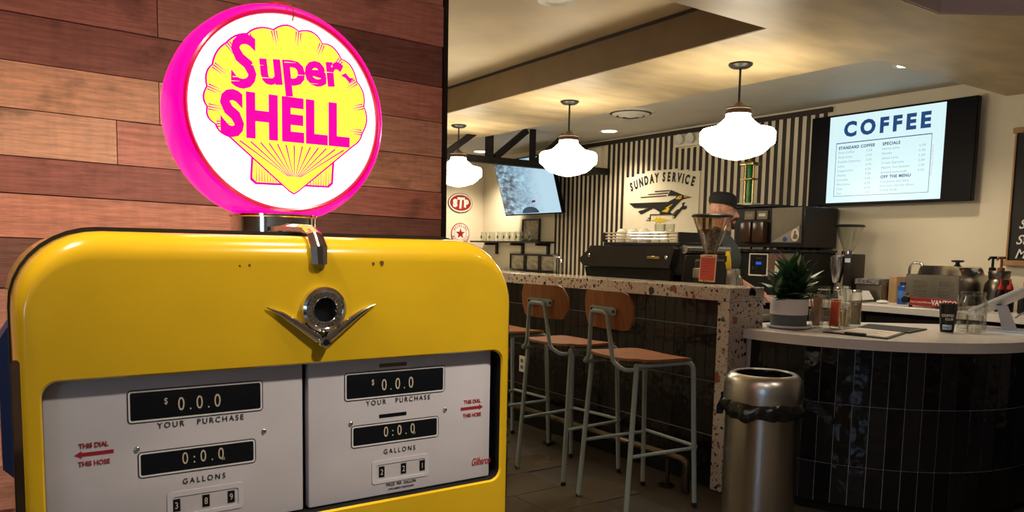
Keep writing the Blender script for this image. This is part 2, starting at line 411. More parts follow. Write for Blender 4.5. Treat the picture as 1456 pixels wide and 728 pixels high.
# walls
wb = struct('wall_back', box(BM(), (5.5, -4.1, 0), (5.65, 8.82, 2.75)), 'cream_wall')
wl = struct('wall_left', box(BM(), (1.0, 8.67, 0), (5.5, 8.82, 2.75)), 'cream_wall')
wp = struct('wall_planked', box(BM(), (-4.0, 2.165, 0), (1.206, 2.32, 2.75)), 'dark_trim')
struct('trim_1', box(BM(), (1.206, 2.146, 0), (1.222, 2.325, 2.75)), 'dark_trim')
struct('wall_aisle', box(BM(), (.9, 2.33, 0), (1.05, 8.67, 2.75)), 'cream_wall')
struct('wall_rear', box(BM(), (-4.1, -4.2, 0), (5.65, -4.1, 2.75)), 'cream_wall')
b = BM(); box(b, (-4.1, -4.1, 0), (-4.0, 2.3, .9)); box(b, (-4.1, -4.1, 2.0), (-4.0, 2.3, 2.75)); box(b, (-4.1, -4.1, .9), (-4.0, -3.0, 2.0)); box(b, (-4.1, -1.8, .9), (-4.0, 2.3, 2.0))
struct('wall_window', b, 'cream_wall')
wn = struct('added_window', box(BM(), (-4.09, -3.0, .9), (-4.07, -1.8, 2.0)), 'added_window_daylight')  # unseen window, added behind the camera for brightness and bluish reflections
b = BM()
for y in (-3.0, -2.43, -1.86): box(b, (-4.06, y, .9), (-4.0, y + .06, 2.0))
for z in (.9, 1.94): box(b, (-4.06, -3.0, z), (-4.0, -1.8, z + .06))
obj('window_frame', b, 'dark_trim', wn, False)
# reclaimed planks: courses slope very slightly as nailed
zs = [1.777, 1.668, 1.560, 1.451, 1.365]
while zs[0] < 2.6: zs.insert(0, zs[0] + rnd.choice((.086, .108, .110, .122)))
while zs[-1] > -.02: zs.append(zs[-1] - rnd.choice((.108, .109, .118, .104)))
SL = -.0185
LT, MT, PK, DK, BR, OR = (.85, .47, .28), (.68, .39, .25), (.76, .34, .24), (.25, .12, .088), (.58, .29, .21), (.76, .34, .22)
known = {1.777: [(.86, (.36, .145, .105)), (1.205, BR)], 1.668: [(.382, LT), (.83, (.90, .54, .35)), (1.205, (.62, .38, .26))], 1.560: [(.283, (.90, .52, .33)), (.80, PK), (1.205, MT)], 1.451: [(.78, (.44, .175, .13)), (1.205, (.55, .24, .17))], 1.365: [(.70, OR), (1.205, DK)]}
for k in range(len(zs) - 1):
    zt, zb = zs[k], zs[k + 1]; row = known.get(round(zt, 3)); d0 = rnd.random()
    if row is None:
        if k + 1 < len(zs) and abs(zb - 1.777) < .001: row = [(.382, (.48, .21, .15)), (.84, (.50, .25, .17)), (1.205, DK)]
        elif zt > 1.8: row = [(rnd.uniform(.1, .6), rnd.choice((BR, OR))), (1.205, MT if k % 2 else BR)]
        else: row = [(rnd.uniform(-.4, .9), rnd.choice((BR, OR, PK, DK))), (1.205, rnd.choice((OR, BR, MT)))]
    row = [(-2.4 + d0 * .9, rnd.choice((BR, PK, DK))), (-.9 + d0 * .5, rnd.choice((BR, OR, LT)))] + row
    a = -4.0
    for c, tone in row:
        d = rnd.uniform(.0, .006); cx, cz = (a + c) / 2, (zt + zb) / 2; hx = (c - a) / 2 - .0012; hz = (zt - zb) / 2 - .0012
        t = box(BM(), (-hx, -.008 - d, -hz), (hx, .006, hz))
        for v in t.verts: v.co.z += SL * (cx + v.co.x)
        p_ = piece('plank', mesh_of(t, 'reclaimed_wood'), wp, (cx, 2.159, cz)); p_.color = tone + (1,); a = c
# ceilings
struct('ceiling_tray', box(BM(), (.9, 2.34, 2.50), (3.12, 8.7, 2.70)), 'tray_plaster')
struct('ceiling_entry', box(BM(), (-4.1, -4.1, 2.50), (5.6, 1.80, 2.70)), 'pink_plaster')
struct('ceiling_back', box(BM(), (3.93, 2.34, 2.42), (5.5, 8.7, 2.60)), 'grey_ceiling')
so = struct('ceiling_soffit', prism(BM(), [(-4, 1.77), (3.436, 1.77), (5.5, .31), (5.5, 2.36), (3.96, 2.36), (3.96, 8.67), (3.05, 8.67), (3.05, 2.36), (-4, 2.36)], .199, None, 2.30), 'gold_plaster')
obj('soffit_face', box(BM(), (3.042, 2.36, 2.302), (3.05, 8.66, 2.482)), 'soffit_shade_brown', so, False)  # side turned from the lamps; its shade is put into the colour
obj('soffit_face', prism(BM(), [(-3.9, 1.768), (3.436, 1.768), (5.49, .315), (5.49, .308), (3.434, 1.762), (-3.9, 1.762)], .196, None, 2.302), 'pink_plaster', so, False)
struct('trim_2', box(BM(), (3.036, 2.36, 2.4825), (3.05, 8.6, 2.499)), 'dark_trim')
# slatted feature wall: rail on top, single slats, left open for the painted panel
SP = .0745
ra = struct('trim_3', box(BM(), (5.475, 3.60, 2.362), (5.5, 7.16, 2.40)), 'slat_wood')
steps = [(-.45, .251), (-.378, .252), (-.31, .276), (-.234, .276), (-.16, .297), (-.093, .295), (-.025, .294), (.048, .294), (.117, .291), (.19, .293), (.259, .274), (.332, .274), (.397, .256), (.47, .253)]
me_full = mesh_of(box(BM(), (-.006, -.0165, -.5), (.0, .0165, .5)), 'slat_wood')
y = 3.66; k = 0
while y < 7.13:
    z0, z1 = .95, 2.362
    u = 5.42 - y
    if -.49 < u < .51:
        st = min(steps, key=lambda s: abs(s[0] - u)); z0 = 1.75 + st[1]
    if 6.26 < y < 6.50: z1 = 2.06
    if 4.88 < y < 5.20: z1 = 2.225
    piece('slat', me_full, wb, (5.5, y, (z0 + z1) / 2), 0, (1, 1, z1 - z0))
    y += SP; k += 1
struct('baseboard_back', box(BM(), (5.48, -4, 0), (5.5, 8.6, .1)), 'dark_trim')

# ================================================================ PUMP
PX0, PX1, PZ = .028, .856, 1.272
pump = thing('gas_pump', 'vintage yellow gas pump with two white dial panels and chrome V emblem', 'gas pump', (.442, 1.45, 0))
def hood_ring(ins, y): return [(x, y, z) for x, z in rrect(PX0 + ins * .4, PX1 - ins * .4, .04 + ins * .4, PZ - ins, .115 - ins * .7, 9, .03)]
def bridge(t, A, B):
    n = len(A)
    for i in range(n): t.faces.new((A[i], A[(i + 1) % n], B[(i + 1) % n], B[i]))
t = BM(); rings = []
RB = .042
for a in (90, 75, 60, 45, 30, 15, 0):
    an = math.radians(a); rings.append([t.verts.new(p) for p in hood_ring(RB * (1 - math.cos(an)), 1.23 + RB * (1 - math.sin(an)))])
rings.append([t.verts.new(p) for p in hood_ring(0, 1.335)])
for A, B in zip(rings, rings[1:]): bridge(t, A, B)
op = [t.verts.new((x, 1.23, z)) for x, z in rrect(.056, .832, .798, 1.062, .024, 9)]
op1 = [t.verts.new((x, 1.234, z)) for x, z in rrect(.059, .829, .801, 1.059, .022, 9)]
bridge(t, op, op1)
# front face between the rounded edge and the opening
bridge(t, rings[0], op)
hood = obj('hood', t, 'yellow_enamel', pump, 40)
t = BM(); bridge(t, [t.verts.new((x, 1.2342, z)) for x, z in rrect(.059, .829, .801, 1.059, .022, 9)], [t.verts.new((x, 1.2758, z)) for x, z in rrect(.059, .829, .801, 1.059, .022, 9)]); obj('opening_reveal', t, 'black_matte', pump)
t = BM(); A = [t.verts.new(p) for p in hood_ring(-.007, 1.335)]; B = [t.verts.new(p) for p in hood_ring(-.007, 1.352)]; C = [t.verts.new(p) for p in hood_ring(.02, 1.335)]; D = [t.verts.new(p) for p in hood_ring(.02, 1.352)]
bridge(t, A, B); bridge(t, C, A); bridge(t, B, D); obj('gasket', t, 'black_rubber', pump)
t = BM(); A = [t.verts.new(p) for p in hood_ring(0, 1.352)]; B = [t.verts.new(p) for p in hood_ring(0, 1.63)]; C = [t.verts.new(p) for p in hood_ring(.04, 1.67)]
bridge(t, A, B); bridge(t, B, C); t.faces.new(C); obj('back_shell', t, 'yellow_enamel', pump)
obj('plinth', box(BM(), (.05, 1.26, 0), (.834, 1.64, .05), .004), 'black_paint', pump)
obj('dial_backing', box(BM(), (.045, 1.276, .79), (.84, 1.29, 1.075)), 'black_matte', pump, False)
for x0, x1 in ((.0595, .4375), (.4465, .8180)):
    panel = obj('dial_panel', box(BM(), (x0, 1.252, .803), (x1, 1.272, 1.0585), .004, 2), 'white_enamel', pump)
    left = x0 < .2
    o = 0 if left else .3435
    YP = 1.2515
    # price display windows
    for (a, c, z0, z1) in ((.171 + .001, .366, .988, 1.031), (.1845, .3535, .902, .935)):
        a += o; c += o
        fr = obj('window_frame', ring_prism(BM(), rrect(a - .004, c + .004, z0 - .004, z1 + .004, .006), rrect(a - .0025, c + .0025, z0 - .0025, z1 + .0025, .0045), .0012, FY(0, 1.2525, 0)), 'black_print', panel, False)
        fr = obj('window_frame', ring_prism(BM(), rrect(a - .0025, c + .0025, z0 - .0025, z1 + .0025, .0045), rrect(a, c, z0, z1, .003), .0016, FY(0, 1.2525, 0)), 'white_paint', panel, False)
        obj('display_window', prism(BM(), rrect(a, c, z0, z1, .003), .0008, FY(0, 1.2525, 0)), 'black_gloss', panel, False)
        mid = (a + c) / 2; zc = z0 + .010; tb = BM(); big = z0 > .95
        for k, dx in enumerate((-.027, .0, .027)): text(tb, '0', .030 if big else .027, FY(mid + dx + (.002 if big else .006) * 1, 1.2513, zc), .0003, .72)
        for dx in (-.0135, .0135): text(tb, '.' if big or dx > 0 else ':', .024, FY(mid + dx + (.002 if big else .006), 1.2513, zc), .0003, .8)
        if big: text(tb, '$', .014, FY(mid - .047, 1.2513, zc + .012), .0003, .8)
        else: text(tb, '10', .007, FY(mid + .036, 1.2513, zc - .002), .0003, .8)
        obj('digits', tb, 'digit_paint', panel, False)
    caps = [('YOUR   PURCHASE', .0125, .274 + o, .973, .95, 1.35), ('GALLONS', .0125, .276 + o, .880, .9, 1.45)]
    if not left: caps += [('PRICE  PER  GALLON', .0075, .623, .8185, .8, 1.1), ('STATE & FEDERAL TAXES INCLUDED', .0042, .623, .8110, .75, 1.)]
    for s_, sz, cx_, cz_, sx_, sp_ in caps: obj('caption', text(BM(), s_, sz, FY(cx_, YP, cz_), .0003, sx_, sp=sp_), 'black_print', panel, False)
    hx = .1225 if left else .7755
    for s_, cz_ in (('THIS DIAL', .9555), ('THIS HOSE', .9285)): obj('red_caption', text(BM(), s_, .0105, FY(hx, YP, cz_), .0003, .82, off=.0002), 'red_print', panel, False)
    s = 1 if left else -1
    obj('red_arrow', prism(BM(), [(-.025 * s, 0), (-.016 * s, .0055), (-.016 * s, .0028), (.026 * s, .0028), (.026 * s, -.0028), (-.016 * s, -.0028), (-.016 * s, -.0055)][::s], .0006, FY(hx, YP + .0005, .946)), 'red_print', panel, False)
    if not left: obj('maker_script', text(BM(), 'Gilbarco', .0205, FY(.797, YP, .8300), .0003, .62, off=.00025, shear=.35), 'red_print', panel, False)
    # little price-per-gallon tray with three number holes
    t0, t1 = (.2205 + o, .3365 + o)
    obj('price_tray', ring_prism(BM(), rrect(t0, t1, .826, .869, .006), rrect(t0 + .008, t1 - .008, .832, .861, .004), .0018, FY(0, 1.2525, 0)), 'white_enamel', panel, 30)
    for k, ch in enumerate(('3', '8', '9') if left else ('2', '2', '1')):
        px = (.232, .276, .315)[k] + .002 + (o + .006 if not left else 0)
        hole = obj('price_wheel', box(BM(), (px - .0055, 1.2512, .8375), (px + .0055, 1.2525, .857)), 'black_gloss', panel, False)
        obj('digits', text(BM(), ch, .015, FY(px, 1.2511, .842), .0002, .75), 'digit_paint', panel, False)
    for sx_, sz_ in ((.180, .944), (.371, .949)):
        b = BM(); lathe(b, [(0, .0028), (.0028, .0022), (.0042, .0006), (.0042, 0), (0, 0)], 14, FY(sx_ + o, 1.2515, sz_)); obj('screw', b, 'pitted_chrome', panel)
    if not left:
        for z in (1.0435, .9505): 
            obj('slot', prism(BM(), rrect(.578, .633, z - .0035, z + .0035, .001), .0006, FY(0, 1.2525, 0)), 'black_gloss' if z < 1 else 'dark_steel', panel, False)
# emblem: thick ring with raised marks and the V wings
e = FY(.464, 1.231, 1.151)
em = BM(); lathe(em, [(.026, 0), (.037, 0), (.0385, .004), (.0375, .014), (.033, .0175), (.0305, .0165), (.0295, .0155), (.0225, .0155), (.0205, .0185), (.0190, .0165), (.0190, 0)], 48, e)
emb = obj('emblem_ring', em, 'chrome', pump)
t = BM(); ring = 'COMPUTING  PUMP  GASOLINE  '
for k in range(26):
    a = 2 * math.pi * k / 26
    box(t, (-.0011, -.003, .0150), (.0011, .003, .0172), mx=e @ Matrix.Rotation(a, 4, 'Z') @ Matrix.Translation((0, .0262, 0)))
obj('raised_marks', t, 'pitted_chrome', emb)
obj('emblem_hole', lathe(BM(), [(0, .002), (.0192, .002), (.0192, .003), (0, .003)], 32, e), 'black_gloss', emb)
for s in (-1, 1):
    pts = [(0, -.056), (.012 * s, -.046), (.040 * s, -.026), (.070 * s, -.006), (.094 * s, .0055)]
    b = BM(); tube(b, [(.464 + x, 1.226, 1.151 + z) for x, z in pts], [.0085, .0095, .0075, .0045, .0009], 10)
    obj('wing', b, 'chrome', pump)
b = BM(); lathe(b, [(0, .012), (.005, .012), (.0095, .010), (.0115, .004), (.0115, -.006), (0, -.006)], 20, FY(.463, 1.222, 1.0965)); obj('wing_boss', b, 'chrome', pump)
obj('boss_hole', lathe(BM(), [(0, .0125), (.0055, .0125), (.0055, .0115), (0, .0115)], 16, FY(.463, 1.2219, 1.0965)), 'black_gloss', pump)
# hood latch bent over the top edge
t = BM(); prof = [(1.452, 1.290), (1.36, 1.290), (1.275, 1.287), (1.245, 1.276), (1.226, 1.255), (1.222, 1.226)]
prv = None
for i, (yy, zz) in enumerate(prof):
    w_ = (.016, .015, .0125, .0135, .0145, .0125)[i]; dn = (Vector((0, 0, -1)), Vector((0, 0, -1)), Vector((0, .3, -1)), Vector((0, .75, -.75)), Vector((0, 1, -.3)), Vector((0, 1, 0)))[i].normalized() * .008
    q = [Vector((.457 - w_, yy, zz)), Vector((.457 - w_ * .35, yy, zz)) - dn * .55, Vector((.457 + w_ * .35, yy, zz)) - dn * .55, Vector((.457 + w_, yy, zz)), Vector((.457 + w_, yy, zz)) + dn, Vector((.457 - w_, yy, zz)) + dn]
    q = [t.verts.new(v) for v in q]
    if prv: bridge(t, prv, q)
    else: t.faces.new(q)
    prv = q
t.faces.new(prv[::-1]); obj('latch', t, 'chrome', pump, 25)
M('rust', (.16, .07, .012), .8, 0, .4, 200)
for rx, rz, rr_ in ((.556, 1.2265, .0026), (.572, 1.2275, .0040), (.330, 1.2225, .0016), (.345, 1.2235, .0020), (.461, 1.2165, .0018)):
    obj('rust_spot', prism(BM(), [(rx + rr_ * (1 + .35 * math.sin(7 * k)) * math.cos(k * .7), rz + rr_ * 1.3 * math.sin(k * .7)) for k in range(9)], .0004, FY(0, 1.2301, 0)), 'rust', pump, False)
# chrome side strips and hose boots
for x, s in ((PX0 + .005, -1), (PX1 - .005, 1)):
    b = BM(); prism(b, rrect(-.008, .008, .5, 1.092, .0078), .004, FM((x, 1.246, 0), (.7, .7 * s, 0), (0, 0, 1)))
    st = obj('side_strip', b, 'chrome', pump)
    b = BM()
    for zz in (1.06, 1.03, .99, .95, .91, .86): ball(b, (x + s * .002, 1.2485, zz), .003, 8)
    obj('rivet', b, 'chrome', st)
for x0, x1, lbl in ((.012, .03, 0), (.852, .962, 1)):
    b = BM(); prism(b, [(x0, .90), (x1, .88), (x1, 1.13), (x0, 1.10)] if lbl == 0 else [(x0, .86), (x1, .92), (x1, 1.085), (x0, 1.13)], .10, FY(0, 1.50, 0)); obj('nozzle_boot', b, 'blue_paint', pump, False)
# ================================================================ GLOBE SIGN
GX, GZ, GY = .489, 1.508, 1.472
g = thing('globe_sign', 'glowing round magenta and white globe sign on top of the yellow gas pump', 'sign', (GX, 1.55, 1.285))
F = FY(GX, GY, GZ)
b = BM(); lathe(b, [(.1875, -.002), (.195, -.004), (.2015, -.014), (.2065, -.034), (.2085, -.075), (.205, -.115), (.200, -.128), (.196, -.140), (.181, -.146)], 80, F)
body = obj('globe_body', b, 'sign_body', g)
obj('lens_rim', lathe(BM(), [(.180, -.004), (.1812, .003), (.1845, .0055), (.1885, .002), (.1885, -.008), (.180, -.008)], 80, F), 'sign_rim', g)
b = BM(); lathe(b, [(.0, .0), (.078, .0), (.076, .012), (.070, .03), (0, .03)], 48, Matrix.Translation((GX, 1.548, 1.300)) ); obj('neck', b, 'sign_body', g)
b = BM(); lathe(b, [(0, .008), (.09, .006), (.16, .002), (.1825, -.002), (.1825, -.01), (0, -.008)], 80, F); lens = obj('lens', b, 'sign_white', g)
b = BM(); lathe(b, [(0, -.150), (.183, -.146), (.183, -.14), (0, -.142)], 64, F); obj('lens', b, 'sign_white', g)
obj('collar', lathe(BM(), [(0, 0), (.086, 0), (.086, .004), (.083, .006), (.083, .036), (.086, .038), (.086, .042), (0, .042)], 64, Matrix.Translation((GX - .006, 1.545, 1.2735))), 'chrome', g)
tube(bb := BM(), fillet([(GX + .008, 1.468, GZ + .170), (GX + .010, 1.462, GZ + .185), (GX + .004, 1.470, GZ + .2015), (GX - .012, 1.49, GZ + .206), (GX - .02, 1.52, GZ + .210)], .01), .0013, 6); obj('pull_wire', bb, 'red_print', g)
# artwork on the lens
LF = FY(.479, 1.4635, 1.508)
def lobes(cusps, apex, grow=0.):
    out = []
    for i, a in enumerate(apex):
        p, q = Vector(cusps[i]), Vector(cusps[i + 1]); c = Vector(a) * 1.35 - (p + q) * .175
        for k in range(7):
            u = k / 7; out.append(p * (1 - u) ** 2 + c * 2 * u * (1 - u) + q * u * u)
    out.append(Vector(cusps[-1])); return out
cus = [(-.100, -.056), (-.124, -.036), (-.138, -.007), (-.138, .028), (-.128, .067), (-.103, .109), (-.067, .13), (-.019, .145), (.028, .15), (.074, .135), (.112, .112), (.144, .074), (.159, .028), (.156, -.024), (.138, -.05)]
apx = [(-.118, -.05), (-.140, -.026), (-.147, .008), (-.141, .052), (-.122, .092), (-.088, .125), (-.047, .147), (.005, .162), (.057, .158), (.096, .136), (.134, .106), (.161, .055), (.169, .002), (.151, -.04)]
sh = lobes(cus, apx)
sh = [(p.x, p.y) for p in sh] + [(.026, -.146), (.017, -.152), (.008, -.147)]
cen = (.015, 0.02)
def grow(P, d):
    o = []
    for x, y in P:
        v = Vector((x - cen[0], y - cen[1])); l = v.length; o.append((cen[0] + v.x * (l + d) / l, cen[1] + v.y * (l + d) / l))
    return o
b = BM(); sk = [(-.063, -.085), (-.066, -.132), (-.056, -.140), (.087, -.138), (.096, -.130), (.099, -.085)]
prism(b, sk, .0006, LF); prism(b, grow(sh, .0035), .0010, LF); outl = obj('shell_outline', b, 'sign_magenta', g, False)
b = BM(); prism(b, [(-.059, -.088), (-.0615, -.128), (-.054, -.1355), (.084, -.134), (.0915, -.127), (.094, -.088)], .0003, LF, .0006); obj('skirt_fill', b, 'sign_shell_yellow', outl, False)
b = BM(); prism(b, grow(sh, 0.), .0004, LF, .0010); fill = obj('shell_fill', b, 'sign_shell_yellow', g, False)
b = BM()
def wedge(p, q, w0, w1, z):
    p, q = Vector(p), Vector(q); n = Vector((-(q - p).y, (q - p).x)).normalized()
    prism(b, [p - n * w0, q - n * w1, q + n * w1, p + n * w0], .0003, LF, z)
FO = (.018, -.130)
for x in (-.084, -.064, -.046, -.030, -.014, .002, .018, .034, .050, .066, .082, .100, .118): wedge((FO[0] + (x - FO[0]) * .12, FO[1] + .009), (x, -.062), .0006, .0014, .0014)
for i in range(1, 14):
    p = Vector(cus[i]); d = (Vector((.015, -.02)) - p).normalized()
    for s in (-1, 0, 1):
        n = Vector((-d.y, d.x)) * .0045 * s
        wedge(p + n, p + n + d * (.030 - .007 * abs(s)), .0013, .0002, .0014)
for k in range(8):
    for s in (-1, 1): wedge((.016 + s * (.034 + k * .0052), -.134), (.016 + s * (.034 + k * .0052), -.134 + .010 + .003 * k), .0008, .0004, .0009)
tag(obj('hatching', b, 'sign_magenta', fill, False), kind='stuff')
b = BM(); text(b, 'SHELL', .108, LF @ Matrix.Translation((.005, -.051, 0)), .0004, .805, off=.0052, z=.0014, sp=1.07)
obj('lettering', b, 'sign_magenta', g, False)
b = BM(); text(b, 'S', .130, LF @ Matrix.Translation((-.076, .036, 0)) @ Matrix.Rotation(.10, 4, 'Z'), .0004, .82, off=.003, z=.0014, shear=.15)
obj('lettering', b, 'sign_magenta', g, False); b = BM()
text(b, 'uper', .090, LF @ Matrix.Translation((-.045, .047, 0)) @ Matrix.Rotation(.10, 4, 'Z'), .0004, .98, off=.0030, z=.0014, align='LEFT', sp=.98)
obj('lettering', b, 'sign_magenta', g, False); b = BM()
for q in ([(.112, .082), (.122, .088), (.130, .080), (.140, .080), (.130, .070), (.122, .078)],): prism(b, q, .0007, LF, .0014)
lt = obj('flourish', b, 'sign_magenta', g, False)
b = BM()
for i in range(11):   # engraved speed lines cut through the script
    x = -.105 + (i * 61 % 200) / 1000.; z = .046 + (i % 9) * .0075 + .10 * (x + .07)
    if z < .112 + (.02 if x < -.06 else -.012): wedge((x, z), (x + .022, z + .002), .0007, .0001, .0023)
tag(obj('engraving', b, 'sign_shell_yellow', lt, False), kind='stuff')
# ================================================================ BAR
bar = thing('bar_counter', 'tall bar with speckled terrazzo top and end panel over dark tiles', 'bar', (3.27, 4.3, 0))
BY1 = 6.2
b = BM(); box(b, (3.135, 2.572, 1.004), (3.41, BY1, 1.0755), .003, 1); obj('bar_top', b, 'terrazzo', bar)
b = BM(); box(b, (3.137, 2.574, 0), (3.41, 2.652, 1.0035), .002, 1); obj('end_panel', b, 'terrazzo', bar)
obj('tile_backing', box(BM(), (3.155, 2.653, .1), (3.40, BY1, 1.003)), 'bar_grout', bar, False)
obj('toe_kick', box(BM(), (3.165, 2.653, 0), (3.38, BY1, .0995)), 'black_matte', bar, False)
TP = .0765
rows = [(.864, 1.003), (.575, .8605), (.286, .5715), (.101, .2825)]
tms = {}
for z0, z1 in rows:
    h = round(z1 - z0, 3)
    if h not in tms: tms[h] = mesh_of(box(BM(), (-.006, -.0369, -h / 2), (0, .0369, h / 2), .001, 1), 'tile_bar')
    for k in range(48):
        y = 2.653 + TP * (k + .5)
        if y + .036 > BY1: break
        piece('tile', tms[h], bar, (3.155, y, (z0 + z1) / 2))
# work counter behind it
b = BM(); box(b, (3.412, 2.80, .86), (4.12, BY1, .90), .003, 1); wc = thing('work_counter', 'barista work counter behind the terrazzo bar carrying the espresso machine', 'counter', (3.76, 4.5, 0))
obj('counter_top', b, 'dark_steel', wc); obj('cabinet', box(BM(), (3.412, 2.82, 0), (4.05, BY1, .859)), 'black_matte', wc, False)
# foot rail
fr = thing('foot_rail', 'bronze tube foot rail standing on the floor along the bar', 'foot rail', (2.985, 4.3, 0))
b = BM(); tube(b, fillet([(2.985, 2.682, 0), (2.985, 2.682, .168), (2.985, 6.1, .168)], .03), .0215, 12); obj('rail', b, 'rail_steel', fr)
for y in (2.815, 3.86, 4.90, 5.9):
    b = BM(); cyl(b, (2.985, y, 0), (2.985, y, .15), .012, None, 12); lathe(b, [(0, 0), (.042, 0), (.042, .005), (.016, .010), (0, .010)], 20, Matrix.Translation((2.985, y, 0))); obj('post', b, 'rail_steel', fr)
# outlet
ol = thing('wall_outlet', 'small white electrical outlet low on the dark tiled bar front', 'outlet', (3.144, 4.40, .375))
obj('plate', box(BM(), (3.139, 4.365, .375), (3.1448, 4.435, .49), .002, 1), 'white_paint', ol)
for z in (.41, .455):
    b = BM(); box(b, (3.1375, 4.385, z - .013), (3.139, 4.415, z + .013)); obj('socket', b, 'pot_grey', ol, False)
# ---------------------------------------------------------------- low curved counter
CX, CY, CR = 4.14, 2.46, .90
lc = thing('service_counter', 'low curved counter with pale quartz top over dark stacked tiles', 'counter', (4.1, 2.1, 0))
def on_arc(r_, a): return (CX + r_ * math.cos(math.radians(a)), CY + r_ * math.sin(math.radians(a)))
arc = [on_arc(CR, a) for a in range(173, 271, 2)]
P = arc + [(4.795, CY - CR), (4.795, 2.12), (4.58, 2.25), (4.17, 2.56), (3.95, 2.70), (3.415, 2.78), (3.415, 2.569), (3.25, 2.569)]
b = BM(); prism(b, P, .048, None, .814); obj('counter_top', b, 'quartz', lc, 30)
BR_ = CR - .032
P = [on_arc(BR_, a) for a in range(173, 271, 2)] + [(4.79, CY - BR_), (4.79, 2.08), (4.55, 2.22), (4.12, 2.54), (3.93, 2.66), (3.43, 2.74), (3.43, 2.566), (3.29, 2.566)]
b = BM(); prism(b, P, .763, None, .05); obj('tile_backing', b, 'tile_grout', lc, False)
b = BM(); prism(b, [(CX + (x - CX) * .96, min(2.56, CY + (y - CY) * .96)) for x, y in P], .05); obj('toe_kick', b, 'black_matte', lc, False)
for z0, z1 in [(.5425, .813), (.246, .5395), (.05, .243)]:
    h = round(z1 - z0, 4); cm_ = mesh_of(box(BM(), (-.005, -.0366, -h / 2), (.0, .0366, h / 2), .001, 1), 'tile_counter')
    da = .0757 / BR_; n = int(math.radians(96) / da)
    for k in range(n):
        a_ = math.radians(270) - da * (k + .5); piece('tile', cm_, lc, on_arc(BR_, math.degrees(a_)) + ((z0 + z1) / 2,), a_ + math.pi)
    for k in range(8): piece('tile', cm_, lc, (CX + .0757 * (k + .5), CY - BR_, (z0 + z1) / 2), math.pi / 2)
# ---------------------------------------------------------------- back counter
bc = thing('back_counter', 'long back counter with grey top and black cupboards along the cream wall', 'counter', (5.15, 4.0, 0))
obj('counter_top', box(BM(), (4.80, .8, .885), (5.475, 8.2, .93), .003, 1), 'quartz', bc)
obj('cabinet', box(BM(), (4.86, .82, .08), (5.47, 8.18, .884)), 'black_matte', bc, False)
for k in range(11):
    y = .86 + k * .665; d = obj('door', box(BM(), (4.842, y, .12), (4.859, y + .65, .865), .002, 1), 'black_paint', bc)
    obj('handle', cyl(BM(), (4.832, y + .25, .82), (4.832, y + .40, .82), .005), 'dark_steel', d)
# ================================================================ STOOLS (local: +x faces the bar)
ST = thing('bar_stool', 'x', 'stool', (0, 0, 0), 0, 'wooden bar stools along the bar')
SR = .0125
def lobj(name, bm, mat, parent=ST): return obj(name, bm, mat, parent, True, False)
# seat: curved plywood
t = BM(); nx, ny = 10, 10; up = []; lo = []
for i in range(nx + 1):
    for j in range(ny + 1):
        u, v = -1 + 2 * i / nx, -1 + 2 * j / ny
        ex = (abs(u) ** 5 + abs(v) ** 5) ** (1 / 5.) if (u or v) else 1; m_ = max(abs(u), abs(v)); f = (m_ / ex) if ex else 1
        x, y = .195 * u * f, .205 * v * f
        z = .746 - .004 * (1 - v * v) + .004 * v * v - (.008 * max(0, u) ** 3) + (.008 * max(0, -u) ** 2)
        up.append(t.verts.new((x, y, z))); lo.append(t.verts.new((x, y, z - .012)))
I = lambda i, j: i * (ny + 1) + j
for i in range(nx):
    for j in range(ny):
        t.faces.new((up[I(i, j)], up[I(i + 1, j)], up[I(i + 1, j + 1)], up[I(i, j + 1)])); t.faces.new((lo[I(i, j)], lo[I(i, j + 1)], lo[I(i + 1, j + 1)], lo[I(i + 1, j)]))
edge = [I(i, 0) for i in range(nx)] + [I(nx, j) for j in range(ny)] + [I(i, ny) for i in range(nx, 0, -1)] + [I(0, j) for j in range(ny, 0, -1)]
for a, c in zip(edge, edge[1:] + edge[:1]): t.faces.new((up[a], lo[a], lo[c], up[c]))
lobj('seat', t, 'stool_wood')
# backrest: curved shell
t = BM(); fr_, bk = [], []
out = rrect(-.185, .185, .885, 1.065, .060, 6)
NU, NV = 14, 6
for i in range(NU + 1):
    y = -.185 + .37 * i / NU
    e_ = max(0., abs(y) - .125) / .060; cut = .060 * (1 - math.sqrt(max(0, 1 - e_ * e_)))
    for j in range(NV + 1):
        z0, z1 = .885 + cut, 1.065 - cut; z = z0 + (z1 - z0) * j / NV
        x = -.225 + .9 * y * y - .10 * (z - .885)
        fr_.append(t.verts.new((x + .006, y, z))); bk.append(t.verts.new((x - .006, y, z)))
I = lambda i, j: i * (NV + 1) + j
for i in range(NU):
    for j in range(NV):
        t.faces.new((fr_[I(i, j)], fr_[I(i + 1, j)], fr_[I(i + 1, j + 1)], fr_[I(i, j + 1)])); t.faces.new((bk[I(i, j)], bk[I(i, j + 1)], bk[I(i + 1, j + 1)], bk[I(i + 1, j)]))
edge = [I(i, 0) for i in range(NU)] + [I(NU, j) for j in range(NV)] + [I(i, NV) for i in range(NU, 0, -1)] + [I(0, j) for j in range(NV, 0, -1)]
for a, c in zip(edge, edge[1:] + edge[:1]): t.faces.new((fr_[a], bk[a], bk[c], fr_[c]))
lobj('backrest', t, 'stool_wood')
